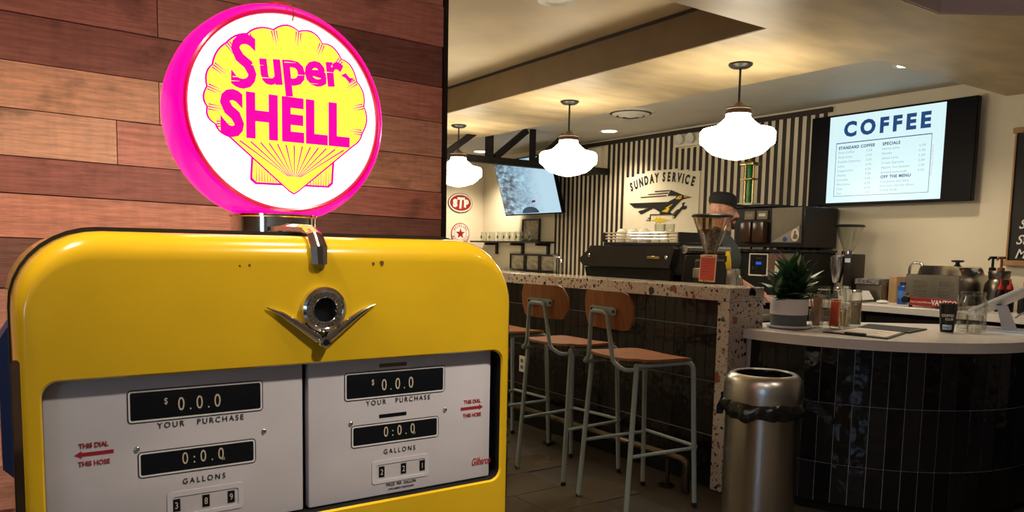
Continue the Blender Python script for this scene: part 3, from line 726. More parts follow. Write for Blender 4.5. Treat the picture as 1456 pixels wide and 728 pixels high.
for s in (-1, 1):
    lobj('leg', tube(BM(), fillet([(.215, .195 * s, 0), (.185, .178 * s, .722), (-.172, .172 * s, .722)], .05), SR, 10), 'stool_paint')
    lobj('leg', tube(BM(), [(-.215, .190 * s, 0), (-.165, .172 * s, .720)], SR, 10), 'stool_paint')
    for fx, rx in ((.215, 0), (-.215, 0)):
        lobj('foot_cap', cyl(BM(), (fx, (.195 if fx > 0 else .190) * s, 0), (fx * .993, .194 * s, .02), .0145, .0135, 10), 'black_rubber')
    zq = .295; lobj('stretcher', tube(BM(), [(-.1945, .1825 * s, zq), (.215, .189 * s, zq)], .009, 8), 'stool_paint')
lobj('stretcher', tube(BM(), [(.207, -.2, .305), (.207, .2, .305)], .009, 8), 'stool_paint')
lobj('back_tube', tube(BM(), fillet([(-.10, .160, .708), (-.225, .160, .702), (-.245, .095, .735), (-.262, .060, .968), (-.262, -.060, .968), (-.245, -.095, .735), (-.225, -.160, .702), (-.10, -.160, .708)], .028, 6), .0105, 10), 'stool_paint')
b = BM(); prism(b, rrect(-.10, .10, -.019, .019, .018), .005, FM((-.238, 0, .972), (0, -1, 0), (-.1, 0, 1))); mp_ = lobj('mount_plate', b, 'stool_paint')
for s in (-1, 1): lobj('bolt', lathe(BM(), [(0, .004), (.008, .003), (.009, 0), (0, 0)], 12, FM((-.243, .085 * s, .972), (0, -1, 0), (-.1, 0, 1))), 'black_paint', mp_)
ST.location = (2.655, 2.715, 0); ST.rotation_euler = (0, 0, math.radians(-4)); ST['label'] = 'brown plywood bar stool nearest the speckled terrazzo end panel'
copy_tree(ST, (2.70, 3.315, 0), math.radians(5), 'brown plywood bar stool in the middle of the row, behind the nearest one')
copy_tree(ST, (2.715, 3.99, 0), math.radians(2), 'brown plywood bar stool farthest away, mostly hidden behind the yellow pump')
# ================================================================ TRASH CAN
TX, TY = 2.826, 2.112
tc_ = thing('trash_can', 'round stainless steel open top trash can in front of the curved counter', 'trash can', (TX, TY, 0))
CS = Matrix.Diagonal((1.085, 1.085, .988, 1)); T0 = Matrix.Translation((TX, TY, 0)) @ CS
CT = T0 @ Matrix.Translation((-TX, -TY, 0))
obj('body', lathe(BM(), [(0, .01), (.143, .01), (.1445, .012), (.1445, .600), (.140, .602), (.140, .03), (0, .03)], 64, T0), 'steel', tc_)
obj('base_ring', lathe(BM(), [(0, 0), (.149, 0), (.149, .02), (.1446, .022), (0, .022)], 64, T0), 'black_rubber', tc_)
obj('lid_ring', lathe(BM(), [(.147, .615), (.1555, .616), (.1565, .622), (.1565, .664), (.155, .690), (.148, .716), (.136, .733), (.124, .740), (.114, .738), (.110, .728), (.110, .66), (.147, .62)], 64, T0), 'satin_steel', tc_)
t = BM(); n = 72; rings = []
rn = random.Random(3)
ph = [rn.uniform(0, 6.28) for _ in range(8)]
for k, (r0, z0, am) in enumerate([(.138, .61, 0), (.147, .622, .002), (.156, .622, .006), (.166, .604, .013), (.166, .574, .016), (.153, .555, .013)]):
    L_ = []
    for i in range(n):
        a = 2 * math.pi * i / n
        w_ = math.sin(7 * a + ph[0] + k) + math.sin(13 * a + ph[1] - k * .7) * .7 + math.sin(23 * a + ph[2] + k * 1.3) * .5
        droop = sum(math.exp(-((((a - c + math.pi) % (2 * math.pi)) - math.pi) / .20) ** 2) for c in (math.radians(195),)) * .02
        rr_ = r0 + am * w_ * .5 + (droop if k > 2 else 0); zz = z0 + am * .6 * math.sin(5 * a + ph[3] + k) - (droop * 1.2 if k > 2 else 0)
        L_.append(t.verts.new((TX + rr_ * math.cos(a), TY + rr_ * math.sin(a), zz)))
    rings.append(L_)
for A, B in zip(rings, rings[1:]): bridge(t, A, B)
# loose twisted tails of the bag
def tail(ang, ln, dz, w0, seed, perp):
    q = random.Random(seed); d = Vector((math.cos(ang), math.sin(ang), 0)); s = Vector((-d.y, d.x, 0)); pr = None
    for k in range(7):
        u = k / 6; c = Vector((TX, TY, .612)) + d * .150 + perp * (ln * u) + Vector((0, 0, dz * u * (1.3 - .3 * u) + .012 * math.sin(5 * u)))
        w_ = w0 * (1 - .35 * u) * (1 + .25 * q.uniform(-1, 1)); th = .010 + .006 * q.uniform(-1, 1)
        L_ = [t.verts.new(c + Vector((0, 0, 1)) * w_ * math.cos(j * math.pi / 4) * q.uniform(.8, 1.2) + d * th * math.sin(j * math.pi / 4) * q.uniform(.5, 1.6)) for j in range(8)]
        if pr: bridge(t, pr, L_)
        pr = L_
    t.faces.new(pr)
rv = Vector((.58, -.81, 0)); tail(math.atan2(-.81, .58), .125, -.055, .030, 5, rv)
tail(math.atan2(.81, -.58), .022, -.05, .035, 9, -rv)
lathe(t, [(.1385, .61), (.109, .735), (.107, .735), (.104, .30), (0, .28)], 48, Matrix.Translation((TX, TY, 0)))
t.transform(CT)
tag(obj('bin_liner', t, 'bag_plastic', None, 60), 'crumpled black bin bag folded over the rim of the steel trash can', 'trash bag')
# ================================================================ PENDANTS
def pendant(x, y, label):
    p = thing('pendant_lamp', label, 'lamp', (x, y, 2.30), 0, 'schoolhouse pendant lamps above the bar')
    return p
pl = pendant(0, 0, 'x'); WM[pl.name] = Matrix.Identity(4)
def po(n, b, m): return obj(n, b, m, pl, True, False)
po('canopy', lathe(BM(), [(0, 0), (.066, 0), (.066, -.008), (.05, -.020), (.02, -.024), (0, -.024)], 32), 'black_paint')
po('rod', cyl(BM(), (0, 0, -.02), (0, 0, -.215), .0065, None, 10), 'black_paint')
po('fitter', lathe(BM(), [(0, -.205), (.012, -.205), (.035, -.225), (.052, -.238), (.072, -.240), (.074, -.246), (.070, -.250), (.070, -.262), (.073, -.266), (.073, -.274), (0, -.274)], 36), 'bronze')
prof = [(.064, -.270), (.070, -.290), (.082, -.312), (.104, -.330), (.135, -.338), (.163, -.345), (.1725, -.358), (.1735, -.386), (.170, -.408), (.160, -.416), (.151, -.421), (.140, -.436), (.112, -.458), (.075, -.474), (.035, -.482), (0, -.484)]
prof = [(r_ * 1.19 if r_ > .08 else r_, -.270 + (z_ + .270) * 1.19) for r_, z_ in prof]
po('shade', lathe(BM(), prof, 48), 'lamp_glass')
for n_, px_, py_, lab in ((0, 3.50, 2.875, 'white glass schoolhouse pendant lamp nearest the camera, largest of the three'), (1, 3.46, 4.335, 'white glass schoolhouse pendant lamp in the middle of the row, left of the bird logo'), (2, 3.41, 5.79, 'white glass schoolhouse pendant lamp farthest away, beside the planked wall edge')):
    if n_ == 0: pl.location = (px_, py_, 2.299); pl['label'] = lab
    else: copy_tree(pl, (px_, py_, 2.299), 0, lab)
copy_tree(pl, (1.78, 4.7, 2.499), 0, 'added white glass pendant lamp hidden over the aisle behind the planked wall')  # extra hidden lamp, added to brighten the tray ceiling
# ================================================================ CEILING FIXTURES
def downlight(x, y, z, label, power, name='recessed_light', r=.075, glow='downlight_glow', **kw):
    d = thing(name, label, 'light', (x, y, z), 0, 'recessed ceiling lights')
    obj('trim', lathe(BM(), [(r, -.002), (r + .022, -.004), (r + .024, 0), (r, 0)], 32, Matrix.Translation((x, y, z))), 'white_paint', d)
    obj('lens', lathe(BM(), [(0, -.003), (r, -.003), (r, -.001), (0, -.001)], 32, Matrix.Translation((x, y, z))), glow, d)
    if power: s = spot((0, 0, -.03), power, **kw); s.parent = d
    return d
downlight(5.12, 5.78, 2.42, 'lit recessed ceiling light above the bird logo wall', DOWN)
downlight(5.05, 8.05, 2.42, 'lit recessed ceiling light above the far wall, behind the black truss', DOWN * 2.0)
downlight(4.70, 2.60, 2.42, 'lit recessed ceiling light at the soffit edge above the menu screen', DOWN * .8, r=.05)
downlight(.95, .25, 2.50, 'recessed entry ceiling light in front of the gas pump', DOWN * 2.3, color=(1, .90, .76))
downlight(2.3, .2, 2.50, 'added unseen ceiling light in front of the curved counter', DOWN * .9)  # added beyond the frame for general brightness
downlight(-.25, 1.15, 2.50, 'added unseen ceiling light left of the gas pump', DOWN * 1.6)  # added out of view to brighten the plank wall
downlight(.75, 1.1, 2.50, 'added unseen ceiling light straight above the gas pump', DOWN * .55)  # added overhead, out of view, to light the pump more
downlight(2.2, 5.4, 2.50, 'added unseen tray ceiling light above the row of stools', DOWN * .35)  # unseen extra light, added to brighten the floor below
d = thing('ceiling_speaker', 'round cream flush ceiling disc at the top of the raised tray ceiling', 'speaker', (2.40, 3.14, 2.5))
obj('trim', lathe(BM(), [(.062, -.004), (.090, -.010), (.095, 0), (.062, 0)], 36, Matrix.Translation((2.40, 3.14, 2.5))), 'white_paint', d); obj('grille', lathe(BM(), [(0, -.003), (.062, -.003), (.062, 0), (0, 0)], 36, Matrix.Translation((2.40, 3.14, 2.5))), 'cream_paint', d)
v = thing('ceiling_vent', 'round white ceiling air vent with concentric rings, beside the recessed light', 'vent', (4.55, 4.87, 2.42))
for r0, r1, z in ((.180, .210, -.012), (.122, .158, -.034), (.072, .106, -.046), (0, .054, -.050)):
    obj('ring', lathe(BM(), [(r0, z), (r1, z + .014), (r1, z + .017), (r0, z + .004)], 40, Matrix.Translation((4.55, 4.87, 2.419))), 'white_paint', v)
obj('throat', lathe(BM(), [(0, -.002), (.175, -.002), (.175, 0), (0, 0)], 32, Matrix.Translation((4.55, 4.87, 2.4195))), 'soffit_shade_brown', v)
# black decorative truss along Y = 6.2
tr = thing('ceiling_truss', 'black timber truss under the back ceiling, beside the tilted television', 'truss', (4.4, 6.2, 2.06))
def beam(nm, p, q, wd=.035, dp=.05):
    p, q = Vector((p[0], p[1])), Vector((q[0], q[1])); d = (q - p).normalized(); n = Vector((-d.y, d.x)) * wd
    obj(nm, prism(BM(), [p - n, q - n, q + n, p + n], dp, FY(0, 6.2 + dp / 2, 0)), 'black_matte', tr, False)
beam('chord', (3.2, 2.085), (5.49, 2.078), .032, .07)
beam('post', (3.99, 2.11), (3.99, 2.42), .033); beam('post', (4.497, 2.11), (4.497, 2.42), .022)
beam('brace', (3.40, 2.02), (3.84, 2.335), .026); beam('brace', (4.06, 2.115), (4.42, 2.40), .028); beam('brace', (4.54, 2.11), (4.90, 2.40), .026)
# ================================================================ SCREENS
tv = thing('television', 'wall mounted television showing the coffee price menu on a pale screen', 'television', (5.42, 3.1, 1.63))
TXM = FM((5.40, 3.098, 1.972), (0, -1, 0), (0, 0, 1))
obj('case', box(BM(), (-.612, -.342, -.05), (.612, .342, 0), .004, 1, TXM), 'tv_bezel', tv)
obj('wall_mount', box(BM(), (-.2, -.15, -.10), (.2, .15, -.05), 0, 1, TXM), 'black_paint', tv, False)
scx = (-.452, .412)
scr = obj('screen', box(BM(), (scx[0], -.322, 0), (scx[1], .328, .0012), 0, 1, TXM), 'menu_screen', tv, False)
b = BM(); text(b, 'COFFEE', .146, TXM @ Matrix.Translation((-.01, .175, .0015)), .0004, .98, off=.007, sp=1.42)
obj('heading', b, 'menu_blue', scr, False)
b = BM()
def rule(x0, x1, y0, y1): box(b, (x0, y0, .0013), (x1, y1, .002), 0, 1, TXM)
rule(-.390, .330, .122, .128); rule(-.390, -.387, -.272, .122); rule(.327, .330, -.272, .122); rule(-.390, .330, -.275, -.272)
text(b, 'STANDARD COFFEE', .030, TXM @ Matrix.Translation((-.368, .078, .0015)), .0003, .95, off=.001, align='LEFT', sp=1.15)
text(b, 'SPECIALS', .030, TXM @ Matrix.Translation((-.022, .078, .0015)), .0003, .95, off=.001, align='LEFT', sp=1.15)
text(b, 'OFF THE MENU', .030, TXM @ Matrix.Translation((-.022, -.158, .0015)), .0003, .95, off=.001, align='LEFT', sp=1.15)
obj('subheading', b, 'menu_blue', scr, False)
b = BM()
for k, (n_, p_) in enumerate((('Drip Coffee', '3.00'), ('Americano', '3.50'), ('Double Espresso', '3.50'), ('Latte', '4.50'), ('Cappuccino', '4.50'), ('Mocha', '5.00'), ('Cortado', '4.00'), ('Macchiato', '4.00'), ('Chai', '4.50'), ('Tea', '3.5'))):
    zz = .046 - k * .034; text(b, n_, .023, TXM @ Matrix.Translation((-.368, zz, .0015)), .0003, 1, align='LEFT', sp=1.15); text(b, p_, .023, TXM @ Matrix.Translation((-.10, zz, .0015)), .0003, 1, align='RIGHT', sp=1.15)
for k, (n_, p_) in enumerate((('Honey Latte', '5.50'), ('Nutella', '5.50'), ('Salted Latte', '5.50'), ('Cream Espresso', '5.00'), ('Matcha Tea Steamer', '5.50'), ('Brewed Lemonade', '4.50'))):
    zz = .046 - k * .034; text(b, n_, .023, TXM @ Matrix.Translation((-.022, zz, .0015)), .0003, 1, align='LEFT', sp=1.1); text(b, p_, .023, TXM @ Matrix.Translation((.290, zz, .0015)), .0003, 1, align='RIGHT', sp=1.15)
for k, n_ in enumerate(('Cinnamon oat latte', 'Ask your barista about', 'a new drink')): text(b, n_, .023, TXM @ Matrix.Translation((-.022, -.190 - k * .030, .0015)), .0003, 1, align='LEFT', sp=1.15)
obj('price_list', b, 'menu_grey', scr, False)
b = BM(); text(b, 'Sunday Shop Coffeehouse', .020, TXM @ Matrix.Translation((.335, .05, .0015)) @ Matrix.Rotation(-math.pi / 2, 4, 'Z'), .0003, 1, align='LEFT'); obj('side_note', b, 'menu_pink', scr, False)
tv2 = thing('television', 'tilted television showing a snowy slope, high on the far wall above the mugs', 'television', (5.35, 7.3, 1.65))
TM2 = FM((5.215, 7.30, 1.965), (-.05, -1, 0), (-.30, .015, 1))
obj('case', box(BM(), (-.605, -.335, -.05), (.605, .335, 0), .004, 1, TM2), 'tv_bezel', tv2)
obj('screen', box(BM(), (-.592, -.318, .0), (.592, .324, .0014), 0, 1, TM2), 'video_screen', tv2, False)
obj('snow_bank', prism(BM(), [(-.20 + .18 * math.cos(a) + (.0), -.31 + .075 * math.sin(a)) for a in [math.pi * k / 10 for k in range(11)]], .0006, TM2 @ Matrix.Translation((.18, 0, .0014))), 'blue_label', tv2, False)
obj('sled', prism(BM(), [(.04, -.19), (.13, -.185), (.12, -.16), (.06, -.165)], .0006, TM2 @ Matrix.Translation((0, 0, .0014))), 'card_red', tv2, False)
b = BM(); box(b, (5.26, 7.1, 1.85), (5.5, 7.5, 2.1)); obj('wall_mount', b, 'black_paint', tv2, False)
# ================================================================ BIRD LOGO ON THE SLAT WALL
lg = thing('logo_sign', 'cream wall sign with SUNDAY SERVICE lettering and a black bird with wrench', 'sign', (5.48, 5.42, 1.35))
sts = sorted(steps); pts = [(-.497, -.40), (.503, -.40), (.503, .245)]
for u, vv in reversed(sts): pts += [(u + .033, vv - .002), (u - .033, vv - .002)]
pts += [(-.497, .245)]
obj('board', prism(BM(), pts, .016, FX(5.499, 5.42, 1.75)), 'cream_paint', lg, False)
LGM = FX(5.482, 5.42, 1.75)
def shape(nm, pts, mat, z=.0, h=.003): obj(nm, prism(BM(), pts, h, LGM @ Matrix.Translation((0, 0, z))), mat, lg, False)
shape('bird', [(-.425, -.015), (.119, -.02), (.218, .015), (.229, .033), (.109, .038), (.151, .094), (.315, .036), (.425, .010), (.353, .004), (.317, -.003), (.293, -.009), (.149, -.119), (.186, -.141), (.008, -.136), (.021, -.12), (-.054, -.083), (-.081, -.076), (-.241, -.132), (-.291, -.102), (-.141, -.071), (-.342, -.064)], 'black_print')
shape('wing_feather', [(.189, -.039), (.083, -.079), (.112, -.081), (.040, -.111), (.118, -.122), (.147, -.084), (.130, -.080)], 'sign_yellow', .003, .001)
shape('cheek', [(.218, .003), (.250, .028), (.272, .033), (.297, .032), (.292, .007), (.268, -.001)], 'sign_yellow', .003, .001)
shape('beak', [(.321, .027), (.352, .024), (.377, .014), (.328, .014)], 'sign_yellow', .003, .001)
shape('eye', circ(.006, 10, .275, .020), 'black_print', .004, .001)
for q in ([(-.063, .083), (.132, .083), (.132, .093), (-.063, .092)], [(-.155, .060), (.114, .060), (.114, .070), (-.155, .066)], [(-.263, .036), (.092, .036), (.092, .046), (-.263, .042)]): shape('speed_line', q, 'black_print')
shape('ledge', [(-.118, -.133), (.182, -.138), (.248, -.096), (.279, -.095), (.280, -.104), (.251, -.105), (.186, -.147), (-.108, -.143), (-.108, -.197), (-.169, -.196), (-.169, -.189), (-.119, -.190), (-.120, -.176), (-.149, -.176), (-.150, -.168), (-.120, -.169)], 'black_print', .0005)
shape('wrench', [(.183, -.161), (.308, -.064), (.301, -.041), (.331, -.030), (.346, -.036), (.326, -.051), (.333, -.069), (.363, -.065), (.361, -.088), (.335, -.101), (.31, -.096), (.216, -.18), (.191, -.182)], 'black_print')
shape('wrench_hole', circ(.011, 12, .200, -.168), 'sign_yellow', .003, .001)
shape('wheat_ear', [(-.095, -.191), (-.055, -.187), (-.023, -.161), (-.002, -.18), (.023, -.162), (.037, -.181), (.076, -.177), (.109, -.190), (.153, -.194), (.109, -.198), (.077, -.208), (.038, -.207), (.016, -.226), (-.001, -.207), (-.037, -.225), (-.038, -.201)], 'sign_yellow')
b = BM(); S = 'SUNDAY SERVICE'
xs = [-.400, -.335, -.262, -.190, -.113, -.045, 0, .052, .118, .186, .254, .304, .356, .428]
for k, (ch, x) in enumerate(zip(S, xs)):
    if ch == ' ': obj('lettering', b, 'black_print', lg, False); b = BM(); continue
    zc = .226 - .40 * (x - .03) ** 2; sl = -.78 * (x - .03)
    text(b, ch, .118, LGM @ Matrix.Translation((x, zc, 0)) @ Matrix.Rotation(math.atan(sl), 4, 'Z') @ Matrix.Translation((0, -.043, 0)), .001, .62, off=.0055)
obj('lettering', b, 'black_print', lg, False)
# ================================================================ LEFT WALL SIGNS, SHELF, FRAMES
sg = thing('oval_sign', 'red oval STP sign with white rim on the far cream wall', 'sign', (5.14, 8.66, 1.70))
W_ = FY(5.14, 8.668, 1.825)
el = lambda a, c, n=40: [(a * math.cos(2 * math.pi * i / n), c * math.sin(2 * math.pi * i / n)) for i in range(n)]
obj('border', prism(BM(), el(.182, .126), .010, W_), 'black_print', sg, False); obj('rim', prism(BM(), el(.175, .119), .0115, W_), 'white_paint', sg, False); obj('face', prism(BM(), el(.158, .102), .013, W_), 'sign_red', sg, False)
b = BM(); text(b, 'S', .125, W_ @ Matrix.Translation((-.083, -.048, .013)), .001, 1, off=.009); text(b, 'T', .190, W_ @ Matrix.Translation((-.005, -.066, .014)), .001, .9, off=.007, shear=.1); text(b, 'P', .125, W_ @ Matrix.Translation((.083, -.048, .013)), .001, 1, off=.009)
obj('lettering', b, 'white_print', sg, False)
sg = thing('round_sign', 'round white and red star sign below the oval sign on the far wall', 'sign', (5.145, 8.66, 1.29))
W_ = FY(5.145, 8.668, 1.428)
obj('disc', prism(BM(), circ(.138, 40), .008, W_), 'sign_red', sg, False); obj('ring', ring_prism(BM(), circ(.128, 40), circ(.092, 40), .010, W_), 'white_paint', sg, False); obj('centre', prism(BM(), circ(.087, 36), .0095, W_), 'white_paint', sg, False)
star = []
for k in range(10):
    r_ = .072 if k % 2 == 0 else .029; a = math.pi / 2 + k * math.pi / 5; star.append((r_ * math.cos(a), r_ * math.sin(a)))
obj('star', prism(BM(), star, .012, W_), 'sign_red', sg, False)
b = BM()
for s_, up_ in (('GASOLINE', 1), ('MOTOR OIL', -1)):
    for k, ch in enumerate(s_):
        a = (k - (len(s_) - 1) / 2) * .30
        text(b, ch, .034, W_ @ Matrix.Rotation(-a * up_ + (0 if up_ > 0 else 0), 4, 'Z') @ Matrix.Translation((0, .0985 if up_ > 0 else -.122, .010)), .0005, .9, off=.0015)
obj('lettering', b, 'sign_red', sg, False)
sh_ = thing('wall_shelf', 'dark wooden wall shelf on three brackets holding glass mugs', 'shelf', (5.40, 7.95, 1.30))
obj('board', box(BM(), (5.27, 7.10, 1.318), (5.5, 8.62, 1.338)), 'dark_trim', sh_, False)
for y in (8.30, 7.72, 7.20):
    b = BM(); box(b, (5.30, y - .016, 1.285), (5.499, y + .016, 1.3175)); box(b, (5.465, y - .016, 1.17), (5.499, y + .016, 1.285)); obj('bracket', b, 'black_paint', sh_, False)
def frame(y0, y1, z0, z1, label, x=5.49):
    f = thing('picture_frame', label, 'picture', (x, (y0 + y1) / 2, z0), 0)
    b = BM(); Q = FX(x, 0, 0); ring_prism(b, [(-y1, z0), (-y0, z0), (-y0, z1), (-y1, z1)], [(-y1 + .022, z0 + .022), (-y0 - .022, z0 + .022), (-y0 - .022, z1 - .022), (-y1 + .022, z1 - .022)], .022, Q); obj('frame', b, 'black_paint', f, False)
    obj('print', prism(BM(), [(-y1 + .02, z0 + .02), (-y0 - .02, z0 + .02), (-y0 - .02, z1 - .02), (-y1 + .02, z1 - .02)], .008, Q), 'picture_art', f, False)
frame(7.37, 7.73, 1.34, 1.61, 'black framed drawing standing on the shelf behind the mugs')
for k, (y0, y1) in enumerate(((7.66, 7.98), (7.36, 7.65), (7.05, 7.35))): frame(y0, y1, .975, 1.185, ['leftmost', 'middle', 'rightmost'][k] + ' of the three black framed prints below the mug shelf')
b = BM(); box(b, (5.3, 7.02, .931), (5.49, 7.6, .968)); tag(obj('ledge_box', b, 'black_matte', None, False), 'low black box below the framed prints on the far wall', 'box')
mug0 = None; words = ['leftmost', 'second', 'third', 'fourth', 'fifth', 'sixth', 'seventh', 'rightmost']
for k, y in enumerate((8.42, 8.23, 8.04, 7.90, 7.77, 7.63, 7.50, 7.36)):
    lab = ('%s clear glass mug on the dark wall shelf' if k in (0, 7) else '%s from the left of the glass mugs on the dark wall shelf') % words[k]
    if mug0 is None:
        mug0 = thing('glass_mug', lab, 'mug', (5.36, y, 1.338), 0, 'glass mugs on the wall shelf'); Q = WM[mug0.name]
        obj('body', lathe(BM(), [(0, 0), (.040, 0), (.043, .01), (.043, .115), (.040, .115), (.039, .012), (0, .012)], 16, Q), 'thin_glass', mug0)
        obj('handle', tube(BM(), [(5.36, y - .043 - .030 * math.sin(a), 1.395 - .035 * math.cos(a)) for a in [math.pi * i / 8 for i in range(9)]], .006, 6), 'thin_glass', mug0)
        obj('print', box(BM(), (5.3155, y - .015, 1.37), (5.317, y + .015, 1.405)), 'black_print', mug0, False)
    else: copy_tree(mug0, (5.36, y, 1.338), 0, lab)
gl0 = None
for k, y in enumerate((7.96, 7.89, 7.82, 7.75, 7.68)):
    lab = 'small upturned tumbler standing in a row in front of the low framed prints'
    b = BM(); lathe(b, [(.030, 0), (.024, .075), (0, .075), (0, .071), (.022, .071), (.027, 0)], 12, Matrix.Translation((5.36, y, .931)))
    tag(obj('tumbler', b, 'thin_glass'), lab, 'glass', 'tumblers below the prints')
# emergency light units and strip of plates on the slat wall
def emergency(y0, y1, z0, z1, label):
    e_ = thing('emergency_light', label, 'light', (5.48, (y0 + y1) / 2, z0)); obj('housing', box(BM(), (5.43, y0, z0), (5.499, y1, z1), .006, 2), 'cream_paint', e_)
    for f in (.28, .72):
        c = (5.43, y0 + (y1 - y0) * f, (z0 + z1) / 2 + .005); b = BM(); lathe(b, [(0, .03), (.030, .03), (.046, .045), (.050, .045), (.040, .0), (0, 0)], 20, FX(*c)); obj('lamp_head', b, 'white_paint', e_)
emergency(4.885, 5.195, 2.235, 2.342, 'cream emergency light with two round heads at the top of the slat wall')
e_ = thing('wall_box', 'tall cream electrical box at the top of the slat wall, behind the middle pendant', 'box', (5.48, 6.38, 2.07)); obj('housing', box(BM(), (5.44, 6.27, 2.07), (5.499, 6.49, 2.342), .004, 1), 'cream_paint', e_); obj('bracket', box(BM(), (5.42, 6.30, 2.062), (5.499, 6.56, 2.0695)), 'bronze', e_, False)
# ================================================================ COFFEE MACHINES
em_ = thing('espresso_machine', 'wide black espresso machine with chrome cup rail behind the bar', 'espresso machine', (3.90, 3.9, .90))
b = BM(); box(b, (3.72, 3.50, .965), (4.10, 4.30, 1.10), .004, 1); box(b, (3.70, 3.44, 1.10), (4.12, 4.36, 1.288), .012, 2); obj('body', b, 'machine_black', em_)
b = BM(); prism(b, [(-4.415, 1.185), (-4.275, 1.285), (-3.475, 1.290), (-3.462, 1.27), (-3.50, 1.145), (-4.36, 1.135)], .05, FX(3.70, 0, 0)); obj('back_panel', b, 'machine_black', em_, False)
b = BM(); prism(b, [(-4.37, 1.13), (-3.50, 1.14), (-3.52, .93), (-4.30, .93)], .03, FX(3.70, 0, 0)); obj('lower_panel', b, 'black_matte', em_, False)
b = BM(); box(b, (3.645, 3.585, 1.205), (3.6495, 3.70, 1.221), .001, 1); obj('badge', b, 'gold_metal', em_)
for y in (3.53, 4.30): obj('badge_emblem', lathe(BM(), [(0, .004), (.011, .003), (.013, 0), (0, 0)], 14, FX(3.6495, y, 1.215)), 'chrome', em_)
obj('cup_tray', box(BM(), (3.69, 3.46, 1.289), (4.12, 4.19, 1.312), .003, 1), 'black_paint', em_)
for z in (1.335, 1.355, 1.376):
    obj('cup_rail', tube(BM(), fillet([(4.11, 4.185, z), (3.695, 4.185, z), (3.695, 3.465, z), (4.11, 3.465, z)], .02), .005, 8), 'chrome', em_)
for y in (3.462, 4.188): obj('rail_end', box(BM(), (3.69, y - .006, 1.3125), (4.10, y + .006, 1.380)) if y < 4 else box(BM(), (3.69, y - .006, 1.3125), (3.72, y + .006, 1.380)), 'black_paint', em_, False)
obj('steam_arm', tube(BM(), [(3.70, 3.42, 1.27), (4.12, 3.42, 1.27)], .028, 14), 'steel', em_)
obj('end_panel', box(BM(), (3.70, 3.405, 1.0), (4.10, 3.44, 1.235), .004, 1), 'machine_black', em_)
for x in (3.76, 4.06):
    for y in (3.56, 4.24): obj('foot', cyl(BM(), (x, y, .90), (x, y, .966), .018, .022, 12), 'black_rubber', em_)
c0 = None
for k, (y, r_) in enumerate(((4.10, .042), (3.99, .042), (3.88, .042))):
    lab = ['leftmost', 'middle', 'rightmost'][k] + ' of the three upturned white cups on the espresso machine'
    b = BM(); lathe(b, [(.046, 0), (.048, .010), (.046, .055), (.037, .082), (.024, .090), (.022, .096), (0, .096), (0, .09), (.034, .076), (.043, .05), (.044, 0)], 24, Matrix.Translation((3.79, y, 1.3125)))
    c_ = thing('coffee_cup', lab, 'cup', (3.79, y, 1.3125), 0, 'white cups on the espresso machine'); obj('bowl', b, 'cup_ceramic', c_); obj('handle', tube(BM(), [(3.79 + .02, y - .046 - .018 * math.sin(a), 1.36 - .02 * math.cos(a)) for a in [math.pi * i / 7 for i in range(8)]], .005, 6), 'cup_ceramic', c_)
for k, (y, z) in enumerate(((3.775, 1.3125), (3.69, 1.3125), (3.605, 1.3125), (3.52, 1.3125), (3.73, 1.3755), (3.645, 1.3755))):
    w_ = ['first', 'second', 'third', 'last']; lab = ('%s from the left of the lower row of glasses on the espresso machine' % w_[k]) if k < 4 else ('%s of the two glasses stacked on top of the espresso machine row' % ('left' if k == 4 else 'right'))
    b = BM(); lathe(b, [(.034, 0), (.038, .062), (.036, .062), (.032, .006), (0, .006), (0, 0), (.034, 0)], 16, Matrix.Translation((3.79, y, z))); tag(obj('drinking_glass', b, 'thin_glass'), lab, 'glass', 'glasses on the espresso machine')
def grinder(x, y, z, label, top, full, beansname, zb, h0, h1, rt):
    g_ = thing('coffee_grinder', label, 'grinder', (x, y, z)); Q = Matrix.Translation((x, y, 0))
    obj('hopper', lathe(BM(), [(.034, h0), (rt, h1), (rt - .004, h1), (.031, h0)], 4 if False else 28, Q), 'smoke_glass', g_)
    obj('lid', lathe(BM(), [(0, h1 + .002), (rt + .006, h1 + .002), (rt + .008, h1 + .010), (rt, h1 + .018), (0, h1 + .018)], 28, Q), 'black_paint', g_)
    f = h0 + (h1 - h0) * full; rf = .031 + (rt - .035) * full
    if full: obj('beans', lathe(BM(), [(0, h0 + .001), (.030, h0 + .001), (rf - .002, f - .004), (rf * .6, f + .004), (0, f + .002)], 28, Q), 'beans', g_)
    obj('collar', lathe(BM(), [(0, h0 - .03), (.045, h0 - .03), (.045, h0 - .004), (.036, h0), (0, h0)], 24, Q), top, g_)
    return g_, Q
g1, Q = grinder(3.60, 3.115, .90, 'tall coffee grinder with hopper of dark beans beside the espresso machine', 'black_paint', .66, 'b', 0, 1.245, 1.462, .115)
b = BM(); box(b, (3.53, 3.05, .935), (3.70, 3.18, 1.212), .015, 3); obj('body', b, 'machine_black', g1); obj('base', box(BM(), (3.48, 3.03, .90), (3.70, 3.20, .934), .006, 2), 'black_paint', g1); obj('chute', box(BM(), (3.48, 3.085, 1.10), (3.53, 3.145, 1.16), .006, 2), 'dark_steel', g1)
g2, Q = grinder(5.20, 3.215, .93, 'slim black coffee grinder with empty cone hopper against the cream wall', 'chrome', 0, 'b', 0, 1.285, 1.455, .098)
for o_ in kids(g2):
    if o_.name.startswith('hopper'): shade(o_, 'thin_glass')
b = BM(); box(b, (5.13, 3.135, .965), (5.30, 3.205, 1.262), .012, 2); obj('body', b, 'machine_black', g2); obj('base', box(BM(), (5.03, 3.13, .93), (5.31, 3.31, .964), .006, 2), 'black_paint', g2)
b = BM(); lathe(b, [(0, 1.05), (.03, 1.05), (.056, 1.15), (.058, 1.24), (.050, 1.25), (0, 1.25)], 24, Matrix.Translation((5.15, 3.265, 0))); obj('doser', b, 'steel', g2)
